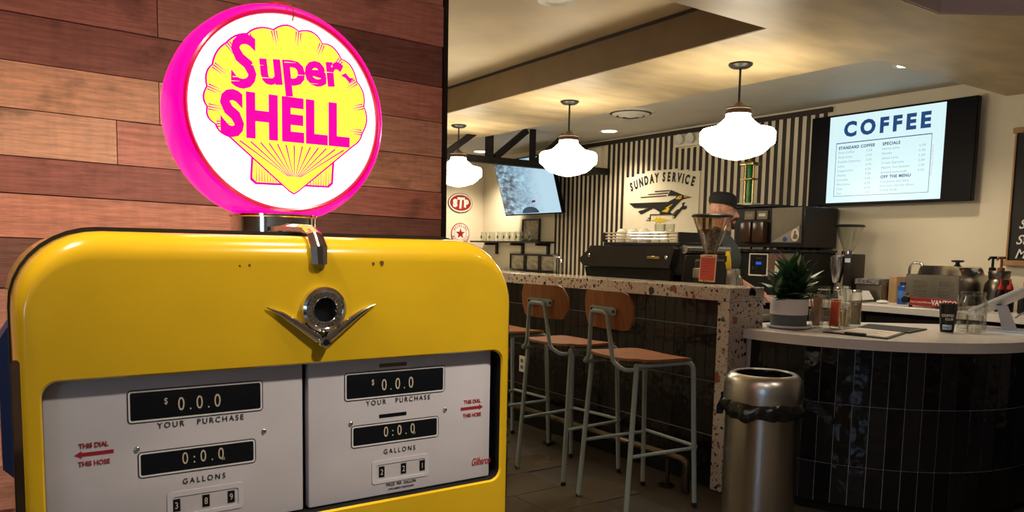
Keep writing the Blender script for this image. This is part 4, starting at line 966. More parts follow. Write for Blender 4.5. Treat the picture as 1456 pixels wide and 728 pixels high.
for z in (1.0, 1.20): obj('switch_plate', box(BM(), (5.126, 3.15, z), (5.1295, 3.19, z + .03)), 'light_label', g2, False)
# red menu card on the bar with its wire stand
def card(name, label, x, y, z, w_, h, lean, rot=0.):
    c_ = thing(name, label, 'menu card', (x, y, z)); Q = FM((x, y, z), (math.sin(rot), -math.cos(rot), 0), (lean, 0, 1))
    obj('board', box(BM(), (-w_ / 2, .012, -.004), (w_ / 2, h, 0), .001, 1, Q), 'card_wood', c_); obj('panel', box(BM(), (-w_ / 2 + .008, .02, 0), (w_ / 2 - .008, h - .016, .0012), 0, 1, Q), 'card_red', c_, False)
    b = BM()
    for k in range(6): box(b, (-w_ * .36, h * (.78 - k * .09), .0012), (w_ * (.3 - .1 * (k % 3)), h * (.78 - k * .09) + .0015, .0016), 0, 1, Q)
    ring_prism(b, circ(.014, 20, w_ * .28, h * .2), circ(.0125, 20, w_ * .28, h * .2), .0016, Q); box(b, (-w_ * .2, h - .010, 0), (w_ * .25, h - .006, .0006), 0, 1, Q); obj('print', b, 'black_print', c_, False)
    obj('stand', tube(BM(), fillet([Q @ Vector((-.02, .02, .004)), Q @ Vector((0, .0015, .02)), Q @ Vector((.025, .002, -.03)), Q @ Vector((.01, .03, -.006))], .01), .0022, 6), 'black_paint', c_)
card('menu_card', 'upright red menu card in wooden frame on the terrazzo bar', 3.36, 2.93, 1.0765, .118, .165, .05)
pt = thing('steel_pitcher', 'small steel pitcher on the work counter beside the barista', 'pitcher', (3.60, 2.945, .90)); b = BM(); lathe(b, [(0, 0), (.045, 0), (.047, .01), (.043, .25), (.047, .26), (.045, .26), (.041, .25), (.04, .01), (0, .01)], 24, WM[pt.name]); obj('body', b, 'steel', pt); obj('handle', tube(BM(), [(3.60, 2.945 - .044 - .03 * math.sin(a), 1.06 - .06 * math.cos(a)) for a in [math.pi * i / 8 for i in range(9)]], .006, 6), 'steel', pt)
br = thing('brush', 'yellow handled brush standing in the steel pitcher', 'brush', (3.60, 2.965, .92)); b = BM(); tube(b, [(3.60, 2.965, 1.10), (3.595, 2.97, 1.16), (3.59, 2.975, 1.21), (3.588, 2.977, 1.262)], [.009, .015, .018, .012], 10); obj('handle', b, 'yellow_plastic', br); obj('shaft', tube(BM(), [(3.60, 2.962, .92), (3.60, 2.965, 1.10)], .006, 8), 'steel', br); obj('hang_hole', box(BM(), (3.569, 2.970, 1.20), (3.572, 2.984, 1.235)), 'black_matte', br, False)
fc = thing('tap_faucet', 'chrome tap faucet on the work counter left of the espresso machine', 'faucet', (3.80, 4.87, .90)); obj('column', tube(BM(), [(3.80, 4.885, .90), (3.80, 4.885, 1.20)], .018, 12), 'chrome', fc); obj('spout', tube(BM(), fillet([(3.80, 4.885, 1.18), (3.80, 4.83, 1.19), (3.79, 4.80, 1.16), (3.79, 4.80, 1.08)], .02), .010, 10), 'chrome', fc); obj('handle', tube(BM(), [(3.80, 4.90, 1.20), (3.80, 4.93, 1.205), (3.79, 4.86, 1.215)], .006, 8), 'chrome', fc)
# brewer with hoppers
bw = thing('coffee_brewer', 'tall black coffee brewer with bean hoppers and stickers behind the barista', 'brewer', (5.2, 3.78, .93))
obj('cabinet', box(BM(), (5.02, 3.47, 1.30), (5.45, 4.10, 1.61), .006, 1), 'black_paint', bw); obj('top', box(BM(), (4.99, 3.745, 1.611), (5.46, 4.115, 1.632), .004, 1), 'black_paint', bw)
for y in (3.955, 3.835):
    h_ = obj('hopper', box(BM(), (4.955, y - .052, 1.335), (5.019, y + .052, 1.50), .012, 2), 'amber_plastic', bw); obj('hopper_label', box(BM(), (5.005, y - .05, 1.515), (5.0195, y + .05, 1.585), .003, 1), 'grey_panel', bw); obj('hopper_window', box(BM(), (5.002, y - .03, 1.54), (5.0049, y + .03, 1.562)), 'white_paint' if y < 3.9 else 'dark_steel', h_, False)
    obj('drip_tray', box(BM(), (4.97, y - .05, 1.285), (5.0195, y + .05, 1.30)), 'dark_steel', bw, False)
sp_ = obj('side_panel', prism(BM(), [(-3.74, 1.335), (-3.485, 1.335), (-3.485, 1.60), (-3.745, 1.60)], .012, FX(5.0195, 0, 0)), 'grey_panel', bw, False)
obj('slanted_guard', prism(BM(), [(-3.735, 1.34), (-3.49, 1.34), (-3.49, 1.465)], .010, FX(5.007, 0, 0)), 'steel', bw, False)
obj('round_sticker', prism(BM(), circ(.019, 20), .001, FX(4.9965, 3.612, 1.362)), 'blue_can', bw, False); b = BM(); obj('oval_sticker', prism(BM(), el(.033, .048, 28), .001, FX(4.9965, 3.525, 1.395)), 'white_paint', bw, False); obj('sticker_figure', prism(BM(), [(-.018, -.03), (.02, -.03), (.022, .0), (.006, .005), (.008, .03), (-.006, .03), (-.008, 0), (-.014, 0)], .001, FX(4.9953, 3.525, 1.395)), 'brown_plastic', bw, False)
obj('shelf', box(BM(), (4.99, 3.46, 1.268), (5.45, 4.11, 1.284)), 'black_paint', bw, False)
lowb = obj('lower_cabinet', box(BM(), (5.04, 3.47, .93), (5.45, 4.10, 1.267), .004, 1), 'black_matte', bw)
obj('control_bezel', ring_prism(BM(), rrect(-3.955, -3.775, 1.075, 1.252, .006), rrect(-3.945, -3.785, 1.085, 1.242, .004), .014, FX(5.0395, 0, 0)), 'cream_paint', bw, False)
cp = obj('control_panel', prism(BM(), rrect(-3.945, -3.785, 1.085, 1.242, .004), .008, FX(5.0395, 0, 0)), 'black_gloss', bw, False); obj('display', box(BM(), (5.0295, 3.84, 1.165), (5.0312, 3.890, 1.185)), 'lcd_blue', cp, False)
b = BM()
for dy, dz in ((.02, .05), (.0, .05), (-.02, .05), (.055, -.02), (.055, -.035), (.03, -.03)): box(b, (5.0305, 3.865 + dy - .004, 1.165 + dz - .003), (5.0314, 3.865 + dy + .004, 1.165 + dz + .003))
obj('button', b, 'dark_steel', cp, False)
obj('notice_panel', box(BM(), (5.028, 3.485, 1.05), (5.0395, 3.765, 1.262)), 'grey_panel', bw, False)
obj('pink_sticker', box(BM(), (5.026, 3.64, 1.215), (5.0279, 3.715, 1.243)), 'pink_label', bw, False); obj('note', box(BM(), (5.026, 3.645, 1.115), (5.0279, 3.71, 1.195)), 'paper', bw, False); obj('photo', box(BM(), (5.025, 3.53, 1.12), (5.0279, 3.64, 1.18)), 'photo_print', bw, False); obj('flag_strip', box(BM(), (5.026, 3.725, 1.13), (5.0279, 3.758, 1.24)), 'brown_plastic', bw, False)
tp = thing('trophy', 'gold and green column trophy standing on top of the coffee brewer', 'trophy', (5.12, 4.065, 1.632))
obj('base', box(BM(), (5.06, 3.985, 1.632), (5.18, 4.145, 1.655), .004, 1), 'cream_paint', tp)
for y in (4.025, 4.105): obj('column', cyl(BM(), (5.12, y, 1.655), (5.12, y, 1.955), .008, None, 12), 'gold_metal', tp)
obj('core', cyl(BM(), (5.12, 4.065, 1.655), (5.12, 4.065, 1.955), .020, None, 14), 'green_gem', tp); obj('plate', box(BM(), (5.08, 4.005, 1.84), (5.16, 4.125, 1.853), .003, 1), 'gold_metal', tp); obj('cap', box(BM(), (5.07, 4.0, 1.955), (5.17, 4.13, 1.98), .006, 2), 'gold_metal', tp)
obj('figure', lathe(BM(), [(0, 1.98), (.02, 1.98), (.009, 2.01), (.02, 2.04), (.014, 2.07), (0, 2.08)], 16, Matrix.Translation((5.12, 4.065, 0))), 'gold_metal', tp)
# ================================================================ THINGS ON THE CURVED COUNTER
Z = .8625
po_ = thing('plant_pot', 'white and grey banded plant pot on a white saucer at the counter end', 'pot', (3.515, 2.492, Z)); Q = WM[po_.name]
obj('saucer', lathe(BM(), [(0, 0), (.085, 0), (.106, .008), (.112, .018), (.109, .018), (.085, .008), (0, .006)], 48, Q @ Matrix.Diagonal((1.04, 1.04, 1.03, 1))), 'pot_white', po_)
obj('lower_band', lathe(BM(), [(0, .008), (.083, .008), (.088, .012), (.0895, .072), (0, .072)], 48, Q @ Matrix.Diagonal((1.04, 1.04, 1.03, 1))), 'pot_grey', po_); obj('upper_band', lathe(BM(), [(.0905, .072), (.092, .074), (.0925, .152), (.088, .154), (.086, .130), (.086, .074)], 48, Q @ Matrix.Diagonal((1.04, 1.04, 1.03, 1))), 'pot_white', po_)
obj('soil', lathe(BM(), [(0, .135), (.086, .132), (.086, .10), (0, .10)], 32, Q @ Matrix.Diagonal((1.04, 1.04, 1.03, 1))), 'soil', po_)
plt = thing('potted_plant', 'dark green leafy plant with pointed glossy leaves growing in the banded pot', 'plant', (3.515, 2.492, Z + .12))
pr_ = random.Random(21)
stems = [(0, 0, .15), (.040, .030, .10), (-.042, .024, .09), (.006, -.046, .10)]
for i, (sx_, sy_, sh2) in enumerate(stems):
    bx, by, bz = 3.515 + sx_, 2.492 + sy_, Z + .12
    obj('stem', tube(BM(), [(bx, by, bz), (bx + sx_ * .4, by + sy_ * .4, bz + sh2)], .007, 8), 'leaf_dark', plt)
    nl = 24 if i == 0 else 17
    for k in range(nl):
        a = k * 2.399 + i; u = k / nl; el_ = math.radians(22 + 58 * u + pr_.uniform(-9, 9)); ln = (.185 - .02 * u) * pr_.uniform(.85, 1.12); w0 = .0300 * pr_.uniform(.85, 1.15)
        d = Vector((math.cos(a), math.sin(a), 0)); s = Vector((-d.y, d.x, 0)); o_ = Vector((bx + sx_ * .4 * u, by + sy_ * .4 * u, bz + sh2 * (.15 + .85 * u)))
        tip = o_ + d * ln * math.cos(el_)
        if tip.x < 3.45 and tip.y > 2.52: ln *= .55; el_ = max(el_, 1.15)
        t = BM(); rows_ = []
        for q in range(7):
            v_ = q / 6; e2 = el_ - .35 * v_ * v_; c = o_ + d * (ln * v_ * math.cos(el_ - .2 * v_)) + Vector((0, 0, ln * v_ * math.sin(el_ - .22 * v_)))
            wd = w0 * math.sin(math.pi * min(1, .10 + .90 * v_) ** .75) + .0006; nrm = (d * -math.sin(e2) + Vector((0, 0, math.cos(e2))))
            rows_.append([t.verts.new(c - s * wd + nrm * wd * .45), t.verts.new(c), t.verts.new(c + s * wd + nrm * wd * .45), t.verts.new(c - nrm * .0012)])
        for A, B in zip(rows_, rows_[1:]): bridge(t, A, B)
        t.faces.new(rows_[-1]); obj('leaf', t, 'leaf' if (k + i) % 3 else 'leaf_dark', plt)
def jar(name, label, x, y, r, h, mat, fill, fh, lidmat=None, cliplid=True, grp=None):
    j = thing(name, label, 'jar', (x, y, Z), 0, grp); Q = WM[j.name]
    obj('glass', lathe(BM(), [(0, 0), (r * .96, 0), (r, .006), (r, h * .80), (r * .86, h * .90), (r * .86, h * .94), (r * .83, h * .94), (r * .83, h * .90), (r * .96, h * .80), (r * .96, .008), (0, .006)], 28, Q), 'glass', j)
    if fill: obj('contents', lathe(BM(), [(0, .008), (r * .94, .008), (r * .94, fh * .97), (r * .5, fh), (0, fh * .98)], 24, Q), fill, j)
    obj('lid', lathe(BM(), [(0, h * .94), (r * .92, h * .94), (r * .95, h * .97), (r * .8, h), (0, h)], 28, Q), lidmat or 'thin_glass', j)
    if cliplid:
        obj('clip_wire', tube(BM(), [(x + r * .93 * math.cos(a), y + r * .93 * math.sin(a), Z + h * .92) for a in [2 * math.pi * i / 24 for i in range(24)]], .0022, 6, True), 'chrome', j)
        obj('clasp', tube(BM(), [(x - r * .95, y, Z + h * .93), (x - r * 1.12, y, Z + h * .84), (x - r * 1.0, y, Z + h * .74)], .0025, 6), 'chrome', j)
    return j
jar('clip_jar', 'clear clip top jar behind the stirrers, nearest the plant', 3.87, 2.525, .036, .215, 'glass', None, 0)
jar('clip_jar', 'clear clip top jar with pale contents behind the small red card', 3.915, 2.455, .037, .215, 'glass', 'sugar', .085)
j3 = jar('clip_jar', 'clear clip top jar with white label, second from the right', 4.03, 2.50, .036, .215, 'glass', None, 0); obj('label', box(BM(), (3.99, 2.48, Z + .125), (3.9925, 2.51, Z + .16)), 'paper', j3, False)
jar('sugar_jar', 'tall jar of brown sugar with steel lid, rightmost of the jars', 3.99, 2.40, .030, .20, 'glass', 'sugar', .135, 'steel', False)
sj = thing('stirrer_glass', 'clear glass tumbler holding wooden stirrers beside the plant pot', 'glass', (3.685, 2.44, Z)); obj('glass', lathe(BM(), [(0, 0), (.036, 0), (.040, .10), (.038, .10), (.034, .006), (0, .006)], 24, WM[sj.name]), 'glass', sj)
sr = random.Random(5)
b0 = box(BM(), (-.0035, -.0011, 0), (.0035, .0011, .168)); sme = mesh_of(b0, 'stirrer_wood')
for k in range(30):
    a = sr.uniform(0, 6.28); r0 = .026 * math.sqrt(sr.random()); tl = sr.uniform(.02, .20); ta = a + sr.uniform(-.5, .5)
    o = link(bpy.data.objects.new('wooden_stirrer', sme)); o.location = (3.685 + r0 * math.cos(a) * .7, 2.44 + r0 * math.sin(a) * .7, Z + .0065 + .004)
    o.rotation_euler = Vector((math.cos(ta) * tl, math.sin(ta) * tl, 1)).to_track_quat('Z', 'Y').to_euler(); tag(o, 'thin wooden stirrer standing in the clear tumbler beside the plant pot', 'stirrer', 'wooden stirrers in the tumbler')
card('menu_card', 'small red menu card in wooden frame standing among the jars', 3.705, 2.35, Z, .072, .160, .05, -.25)
sb = thing('sample_glass', 'small clear glass of snack sticks right of the red card', 'glass', (3.825, 2.365, Z)); obj('glass', lathe(BM(), [(0, 0), (.030, 0), (.036, .085), (.034, .085), (.028, .005), (0, .005)], 20, WM[sb.name]), 'glass', sb)
b = BM()
for k in range(7): a = k * .9; tube(b, [(3.825 + .015 * math.cos(a), 2.365 + .015 * math.sin(a), Z + .006), (3.825 + .03 * math.cos(a), 2.365 + .03 * math.sin(a), Z + .10 + .01 * (k % 3))], .004, 6)
obj('snack_sticks', b, 'sugar', sb)
# clipboards
def flat(name, label, pts, z0, h, mat, cat='menu'): return tag(obj(name, prism(BM(), pts, h, None, z0), mat, None, False), label, cat)
cb = thing('clipboard', 'black clipboard with printed menu sheet lying on the quartz counter', 'clipboard', (3.68, 2.1, Z))
P4 = [(3.475, 2.262), (3.50, 1.935), (3.86, 2.04), (3.86, 2.31)]
obj('board', prism(BM(), P4, .005, None, Z), 'black_paint', cb, False)
ins = lambda P, f, dx=0: [((sum(p[0] for p in P) / 4) * (1 - f) + p[0] * f + dx, (sum(p[1] for p in P) / 4) * (1 - f) + p[1] * f) for p in P]
obj('sheet', prism(BM(), ins(P4, .86, .012), .0012, None, Z + .005), 'paper', cb, False)
b = BM()
for k in range(9):
    u = .14 + k * .085; A = Vector(P4[0]).lerp(Vector(P4[3]), u); B = Vector(P4[1]).lerp(Vector(P4[2]), u); p, q = A.lerp(B, .16), A.lerp(B, .84 - .2 * (k % 3) / 2); d = (Vector(P4[3]) - Vector(P4[0])).normalized() * .003
    prism(b, [p - d, q - d, q + d, p + d][::-1], .0003, None, Z + .0062)
obj('print', b, 'pot_grey', cb, False); b = BM(); box(b, (-.05, -.012, 0), (.05, .012, .010), .003, 2, FZ(3.50, 2.10, Z + .0055, math.radians(98))); obj('clip', b, 'black_paint', cb)
cb2 = thing('menu_folder', 'dark green menu folder lying behind the clipboard on the quartz counter', 'menu', (4.0, 2.2, Z)); obj('cover', prism(BM(), [(3.87, 2.31), (3.87, 2.03), (4.165, 2.09), (4.13, 2.40)], .006, None, Z), 'chalkboard', cb2, False); obj('page_edge', prism(BM(), [(3.89, 2.045), (4.15, 2.10), (4.149, 2.107), (3.889, 2.052)], .0012, None, Z + .006), 'pot_grey', cb2, False)
# paper cup
cp_ = thing('paper_cup', 'black paper coffee cup with white print and blue sticker on the counter', 'cup', (4.161, 1.986, Z)); Q = WM[cp_.name]
obj('cup', lathe(BM(), [(0, 0), (.032, 0), (.045, .145), (.047, .148), (.044, .149), (.030, .004), (0, .004)], 36, Q), 'black_paint', cp_)
d = Vector((4.161, 1.986, 0)).normalized(); rt = (d.y, -d.x, 0)
def cup_text(s, z, size, mat, name, zo=.0, dx=0): 
    r_ = .032 + .013 * (z / .145) + .0006; b = BM(); text(b, s, size, Matrix.Identity(4), .0003, .9, off=.0004)
    for v in b.verts:
        a = (v.co.x + dx) / r_; rr_ = .032 + .013 * ((z + v.co.y) / .145) + .0008 + v.co.z
        pos = -d * (rr_ * math.cos(a)) + Vector(rt) * (rr_ * math.sin(a)); v.co = Vector((4.161 + pos.x, 1.986 + pos.y, Z + z + v.co.y))
    obj(name, b, mat, cp_, False)
cup_text('COFFEE', .082, .019, 'white_print', 'logo'); cup_text('CLUB', .064, .017, 'white_print', 'logo', dx=.008)
b = BM()
for k in range(8):
    for zz in (.020, .042): pass
t = BM(); n = 8; L0, L1 = [], []
for k in range(n + 1):
    a = -.62 + 1.24 * k / n
    for L_, zz in ((L0, .014), (L1, .040)):
        rr_ = .032 + .013 * (zz / .145) + .0010; pos = -d * (rr_ * math.cos(a)) + Vector(rt) * (rr_ * math.sin(a)); L_.append(t.verts.new((4.161 + pos.x, 1.986 + pos.y, Z + zz)))
for k in range(n): t.faces.new((L0[k], L0[k + 1], L1[k + 1], L1[k]))
obj('sticker', t, 'light_label', cp_, True, True); cup_text('REFILL', .021, .013, 'blue_label', 'sticker_print', dx=-.002)
tj = thing('tip_jar', 'large clear glass jar with steel rim right of the black cup', 'jar', (4.332, 1.945, Z)); Q = WM[tj.name]
obj('glass', lathe(BM(), [(0, 0), (.066, 0), (.070, .01), (.070, .155), (.058, .185), (.058, .205), (.055, .205), (.055, .182), (.066, .152), (.066, .012), (0, .008)], 32, Q), 'glass', tj); obj('rim', lathe(BM(), [(.0555, .190), (.061, .192), (.061, .210), (.0555, .211)], 32, Q), 'thin_glass', tj)
sg_ = thing('glass_cup', 'short clear glass standing in front of the large glass jar', 'glass', (4.190, 1.865, Z)); obj('glass', lathe(BM(), [(0, 0), (.036, 0), (.041, .098), (.039, .098), (.034, .008), (0, .008)], 24, WM[sg_.name]), 'glass', sg_)
# point of sale tablet on its white stand, seen from behind
ps = thing('tablet_stand', 'white tablet on a slanted white stand with steel base at the counter', 'tablet', (4.577, 1.90, Z))
dv = Vector((4.577, 1.90, 0)).normalized(); rv2 = Vector((dv.y, -dv.x, 0))
def at_(r_, f_, z_): return Vector((4.577, 1.90, Z)) + rv2 * r_ + dv * f_ + Vector((0, 0, z_))
Qb = FM(at_(0, 0, 0), rv2, dv); b = BM(); prism(b, rrect(-.085, .115, -.085, .085, .01), .007, Qb); obj('base', b, 'steel', ps, False)
ax = (rv2 * .80 + Vector((0, 0, .46))).normalized(); sd = (dv * .92 + rv2 * .2 - Vector((0, 0, .15))); sd = (sd - ax * sd.dot(ax)).normalized()
b = BM(); box(b, (-.145, -.10, -.010), (.145, .10, .010), .006, 2, FM(at_(-.02, .0, .150), ax, sd)); obj('tablet', b, 'white_plastic', ps)
b = BM(); box(b, (-.130, -.085, .0101), (.130, .085, .0112), 0, 1, FM(at_(-.02, .0, .150), ax, sd)); obj('tablet_screen', b, 'black_gloss', ps, False)
b = BM(); prism(b, [(.005, .006), (.075, .006), (.022, .135), (-.030, .135)], .07, FM(at_(0, -.0, 0) + dv * .035, rv2, (0, 0, 1))); obj('arm', b, 'white_plastic', ps, 30)
tag(obj('power_cable', tube(BM(), fillet([at_(.06, -.02, .07), at_(.10, -.02, .11), at_(.17, -.02, .10), at_(.22, 0, .06), at_(.25, .02, .005), at_(.4, .1, .005)], .05), .004, 8), 'white_plastic'), 'white power cable looping right of the white tablet stand', 'cable')
# ================================================================ BACK COUNTER
ZB = .9305
wm_ = thing('food_warmer', 'stainless steel food warmer with red control strip on the back counter', 'food warmer', (5.08, 2.40, ZB))
obj('body', box(BM(), (4.90, 2.285, ZB + .02), (5.30, 2.618, 1.142), .004, 1), 'steel', wm_); stp = obj('control_strip', box(BM(), (4.888, 2.29, ZB + .012), (4.8995, 2.575, ZB + .062)), 'steel_red', wm_, False)
b = BM(); text(b, 'VANTCO', .046, FX(4.8875, 2.362, ZB + .022), .0004, .8, off=.001); text(b, 'Food Cooker/Warmer', .018, FX(4.8875, 2.505, ZB + .030), .0003, .8); obj('lettering', b, 'white_print', stp, False)
kn = obj('dial', lathe(BM(), [(0, .02), (.022, .018), (.024, 0), (0, 0)], 18, FX(4.899, 2.605, ZB + .045)), 'black_paint', wm_); obj('pilot_light', ball(BM(), (4.893, 2.605, ZB + .085), .008, 8), 'red_cap', wm_)
for y in (2.52, 2.36):
    for z in (1.06, .985 + .015):
        for k in range(4): obj('louvre', box(BM(), (4.897, y - .045, z + k * .012), (4.9, y + .045, z + k * .012 + .004)), 'dark_steel', wm_, False)
for x in (4.93, 5.27):
    for y in (2.31, 2.59): obj('foot', cyl(BM(), (x, y, ZB), (x, y, ZB + .02), .012, None, 10), 'black_rubber', wm_)
ld = thing('pan_lid', 'chrome steam pan lid with black knob on the food warmer', 'lid', (5.05, 2.42, 1.142)); b = BM(); prism(b, [(-2.545, 0), (-2.275, 0), (-2.295, .048), (-2.31, .056), (-2.515, .056), (-2.53, .048)], .30, FX(5.20, 0, 1.1425)); obj('lid', b, 'chrome', ld, 30); obj('knob', lathe(BM(), [(0, 0), (.022, 0), (.012, .012), (.012, .022), (.036, .026), (.036, .036), (0, .038)], 20, Matrix.Translation((5.05, 2.375, 1.1985))), 'black_paint', ld)
ft = thing('kitchen_faucet', 'chrome gooseneck faucet standing behind the food warmer', 'faucet', (5.40, 2.86, ZB)); obj('base', lathe(BM(), [(0, 0), (.025, 0), (.02, .03), (0, .03)], 16, WM[ft.name]), 'chrome', ft); obj('neck', tube(BM(), [(5.40, 2.86, ZB + .02), (5.40, 2.86, 1.16)] + [(5.40, 2.86 - .05 + .05 * math.cos(a), 1.16 + .05 * math.sin(a)) for a in [math.pi * i / 10 for i in range(1, 11)]] + [(5.40, 2.76, 1.10)], .011, 10), 'chrome', ft); obj('lever', tube(BM(), [(5.40, 2.90, ZB + .03), (5.38, 2.93, ZB + .09)], .006, 8), 'chrome', ft)
can = thing('spray_can', 'blue spray can on the back counter left of the food warmer', 'can', (5.10, 2.735, ZB)); Q = WM[can.name]; obj('body', lathe(BM(), [(0, 0), (.034, 0), (.035, .004), (.035, .118), (.026, .128), (0, .128)], 24, Q), 'blue_can', can); obj('cap', lathe(BM(), [(0, .128), (.024, .128), (.024, .148), (.020, .152), (0, .152)], 20, Q), 'blue_paint', can); obj('label', lathe(BM(), [(.0354, .04), (.0354, .09), (.0350, .091), (.0350, .039)], 24, Q), 'blue_label', can)
bn = thing('steel_bin', 'low steel tray of lids beside the slim grinder', 'tray', (5.22, 2.98, ZB)); b = BM(); box(b, (5.12, 2.90, ZB), (5.36, 3.09, ZB + .12), .004, 1); obj('bin', b, 'dark_steel', bn); b = BM(); box(b, (5.10, 2.91, ZB + .1205), (5.30, 3.09, ZB + .16), .003, 1); obj('contents', b, 'photo_print', bn)
tag(obj('paper_tray', prism(BM(), [(-3.11, .03), (-3.10, .075), (-2.96, .078), (-2.92, .02), (-3.06, .0)], .14, FX(5.07, 0, ZB)), 'white_paint', None, False), 'folded white paper tray lying in front of the steel bin', 'paper')
tag(obj('cardboard_box', box(BM(), (5.20, 2.84, ZB + .0), (5.33, 2.895, ZB + .18), .002, 1), 'cardboard', None, False), 'small brown cardboard box left of the blue spray can', 'box')
cloth = BM(); ball(cloth, (5.02, 2.83, ZB + .012), (.05, .035, .012), 12); tag(obj('rag', cloth, 'pot_white'), 'crumpled white rag at the foot of the cardboard box', 'cloth')
# syrup crock with two pumps
cr = thing('syrup_crock', 'round steel syrup crock with two pumps on the back counter', 'crock', (5.20, 2.192, ZB)); Q = WM[cr.name]
obj('crock', lathe(BM(), [(0, 0), (.085, 0), (.085, .05), (.08, .12), (.076, .16), (.055, .19), (.058, .20), (.062, .235), (.058, .245), (0, .245)], 36, Q), 'dark_steel', cr)
for y, m_ in ((2.235, 'black_paint'), (2.185, 'brown_plastic')):
    b = BM(); lathe(b, [(0, .245), (.020, .245), (.020, .262), (.008, .266), (.007, .315), (.022, .318), (.022, .332), (0, .334)], 16, Matrix.Translation((5.20, y, ZB))); pm_ = obj('pump', b, m_, cr); obj('spout', tube(BM(), [(5.20, y, ZB + .325), (5.16, y, ZB + .323), (5.14, y, ZB + .312)], .006, 8), m_, pm_)
for k, (x, y) in enumerate(((5.05, 2.115), (5.10, 2.085), (5.04, 1.985), (5.08, 1.955), (5.03, 1.93))):
    sbn = thing('sauce_bottle', ['black sauce bottle with red tip nearest the syrup crock', 'second black sauce bottle with red tip right of the syrup crock', 'black sauce bottle with red tip at the picture edge, leftmost of three', 'black sauce bottle with red tip at the picture edge, middle of three', 'black sauce bottle with red tip at the picture edge, rightmost of three'][k], 'bottle', (x, y, ZB), 0, 'red tipped sauce bottles'); Q = WM[sbn.name]
    obj('body', lathe(BM(), [(0, 0), (.026, 0), (.027, .01), (.027, .11), (.018, .135), (0, .135)], 18, Q), 'black_paint', sbn); obj('nozzle', lathe(BM(), [(0, .135), (.019, .135), (.018, .15), (.006, .165), (.004, .20), (0, .20)], 14, Q), 'red_cap', sbn)
# chalkboard banner
ch = thing('chalkboard', 'hanging black menu board with wooden rails at the right edge', 'menu board', (5.46, 1.85, 1.20))
obj('board', box(BM(), (5.468, 1.42, 1.235), (5.48, 2.268, 2.06)), 'chalkboard', ch, False)
for z in (1.205, 2.05): obj('rail', box(BM(), (5.455, 1.40, z), (5.492, 2.288, z + .035), .004, 1), 'frame_wood', ch)
b = BM(); box(b, (5.455, 2.262, 1.24), (5.468, 2.272, 2.05)); obj('edge', b, 'frame_wood', ch, False)
b = BM()
for s_, z in (('So', 1.40 + .045), ('Ste', 1.345), ('M', 1.255)): text(b, s_, .085, FX(5.467, 2.225 - (0 if s_ != 'So' else .01), z), .0005, .9, align='LEFT', shear=.35, off=.001)
obj('chalk_lettering', b, 'white_print', ch, False); obj('cord', tube(BM(), [(5.475, 2.2, 2.085), (5.478, 1.85, 2.25), (5.475, 1.5, 2.085)], .003, 6), 'frame_wood', ch)
# ================================================================ BARISTA
PSC = .962
def remesh(bm, vox, smooth_it):
    me = bpy.data.meshes.new('r'); bm.to_mesh(me); bm.free(); o = link(bpy.data.objects.new('r', me))
    m = o.modifiers.new('m', 'REMESH'); m.mode = 'VOXEL'; m.voxel_size = vox; s = o.modifiers.new('s', 'SMOOTH'); s.factor = .5; s.iterations = smooth_it
    dg = bpy.context.evaluated_depsgraph_get(); ev = o.evaluated_get(dg); out = BM(); out.from_mesh(ev.to_mesh()); ev.to_mesh_clear()
    bpy.data.objects.remove(o); bpy.data.meshes.remove(me); return out
def chain(bm, pts, rad, n=12):
    P = [Vector(p) for p in pts]
    for i in range(len(P) - 1):
        tube(bm, [P[i], P[i].lerp(P[i + 1], .5), P[i + 1]], [rad[i], (rad[i] + rad[i + 1]) / 2, rad[i + 1]], n)
    for p, r_ in zip(P, rad): ball(bm, p, r_, n)
pe = thing('person', 'barista in black cap and dark grey shirt standing in profile behind the bar', 'person', (4.40, 3.715, 0), math.atan2(-.90, .44))
def pob(name, b, mat, parent=pe):
    b.transform(Matrix.Scale(PSC, 4)); return obj(name, b, mat, parent, 70, False)
def arm(b, s, grow=0., full=True):
    sh_, el2, wr = (-.01, .185 * s, 1.375), (.015, .235 * s, 1.115), (.235, .165 * s, 1.01)
    if full: chain(b, [sh_, el2, wr], [.055, .042, .030])
    else: chain(b, [sh_, tuple(Vector(sh_).lerp(Vector(el2), 1.0)), tuple(Vector(el2).lerp(Vector(wr), .12))], [.066, .056, .055])
    return Vector(wr)
b = BM()
ball(b, (0, 0, .92), (.125, .165, .13), 20); ball(b, (.012, 0, 1.08), (.125, .150, .17), 20); ball(b, (.005, 0, 1.26), (.125, .175, .16), 20); ball(b, (-.012, 0, 1.37), (.085, .185, .07), 20)
chain(b, [(-.015, 0, 1.38), (.0, 0, 1.46), (.012, 0, 1.53)], [.068, .060, .058])
for s in (-1, 1):
    chain(b, [(0, .09 * s, .88), (.012, .10 * s, .48), (-.012, .105 * s, .09)], [.088, .058, .042]); chain(b, [(-.03, .105 * s, .05), (.06, .11 * s, .035), (.15, .12 * s, .025)], [.040, .036, .022])
    wr = arm(b, s); f = Vector((.9, -.25 * s, -.30)).normalized(); sd_ = Vector((.25 * s, .9, 0)).normalized() * (-s)
    palm = wr + f * .05; ball(b, wr + f * .045, (.045, .032, .024), 12)
    for k, (off, ln) in enumerate(((-.027, .066), (-.009, .078), (.009, .074), (.026, .058))):
        p0 = wr + f * .075 + sd_ * off; p1 = p0 + f * ln * .5 + Vector((0, 0, -.006)); p2 = p0 + f * ln * .85 + Vector((0, 0, -.030)); chain(b, [tuple(p0), tuple(p1), tuple(p2)], [.0105, .0095, .008], 8)
    t0 = wr + f * .03 - sd_ * .028; t1 = t0 + f * .035 - sd_ * .025 + Vector((0, 0, -.008)); t2 = t1 + f * .028 + Vector((0, 0, -.014)); chain(b, [tuple(t0), tuple(t1), tuple(t2)], [.013, .011, .009], 8)
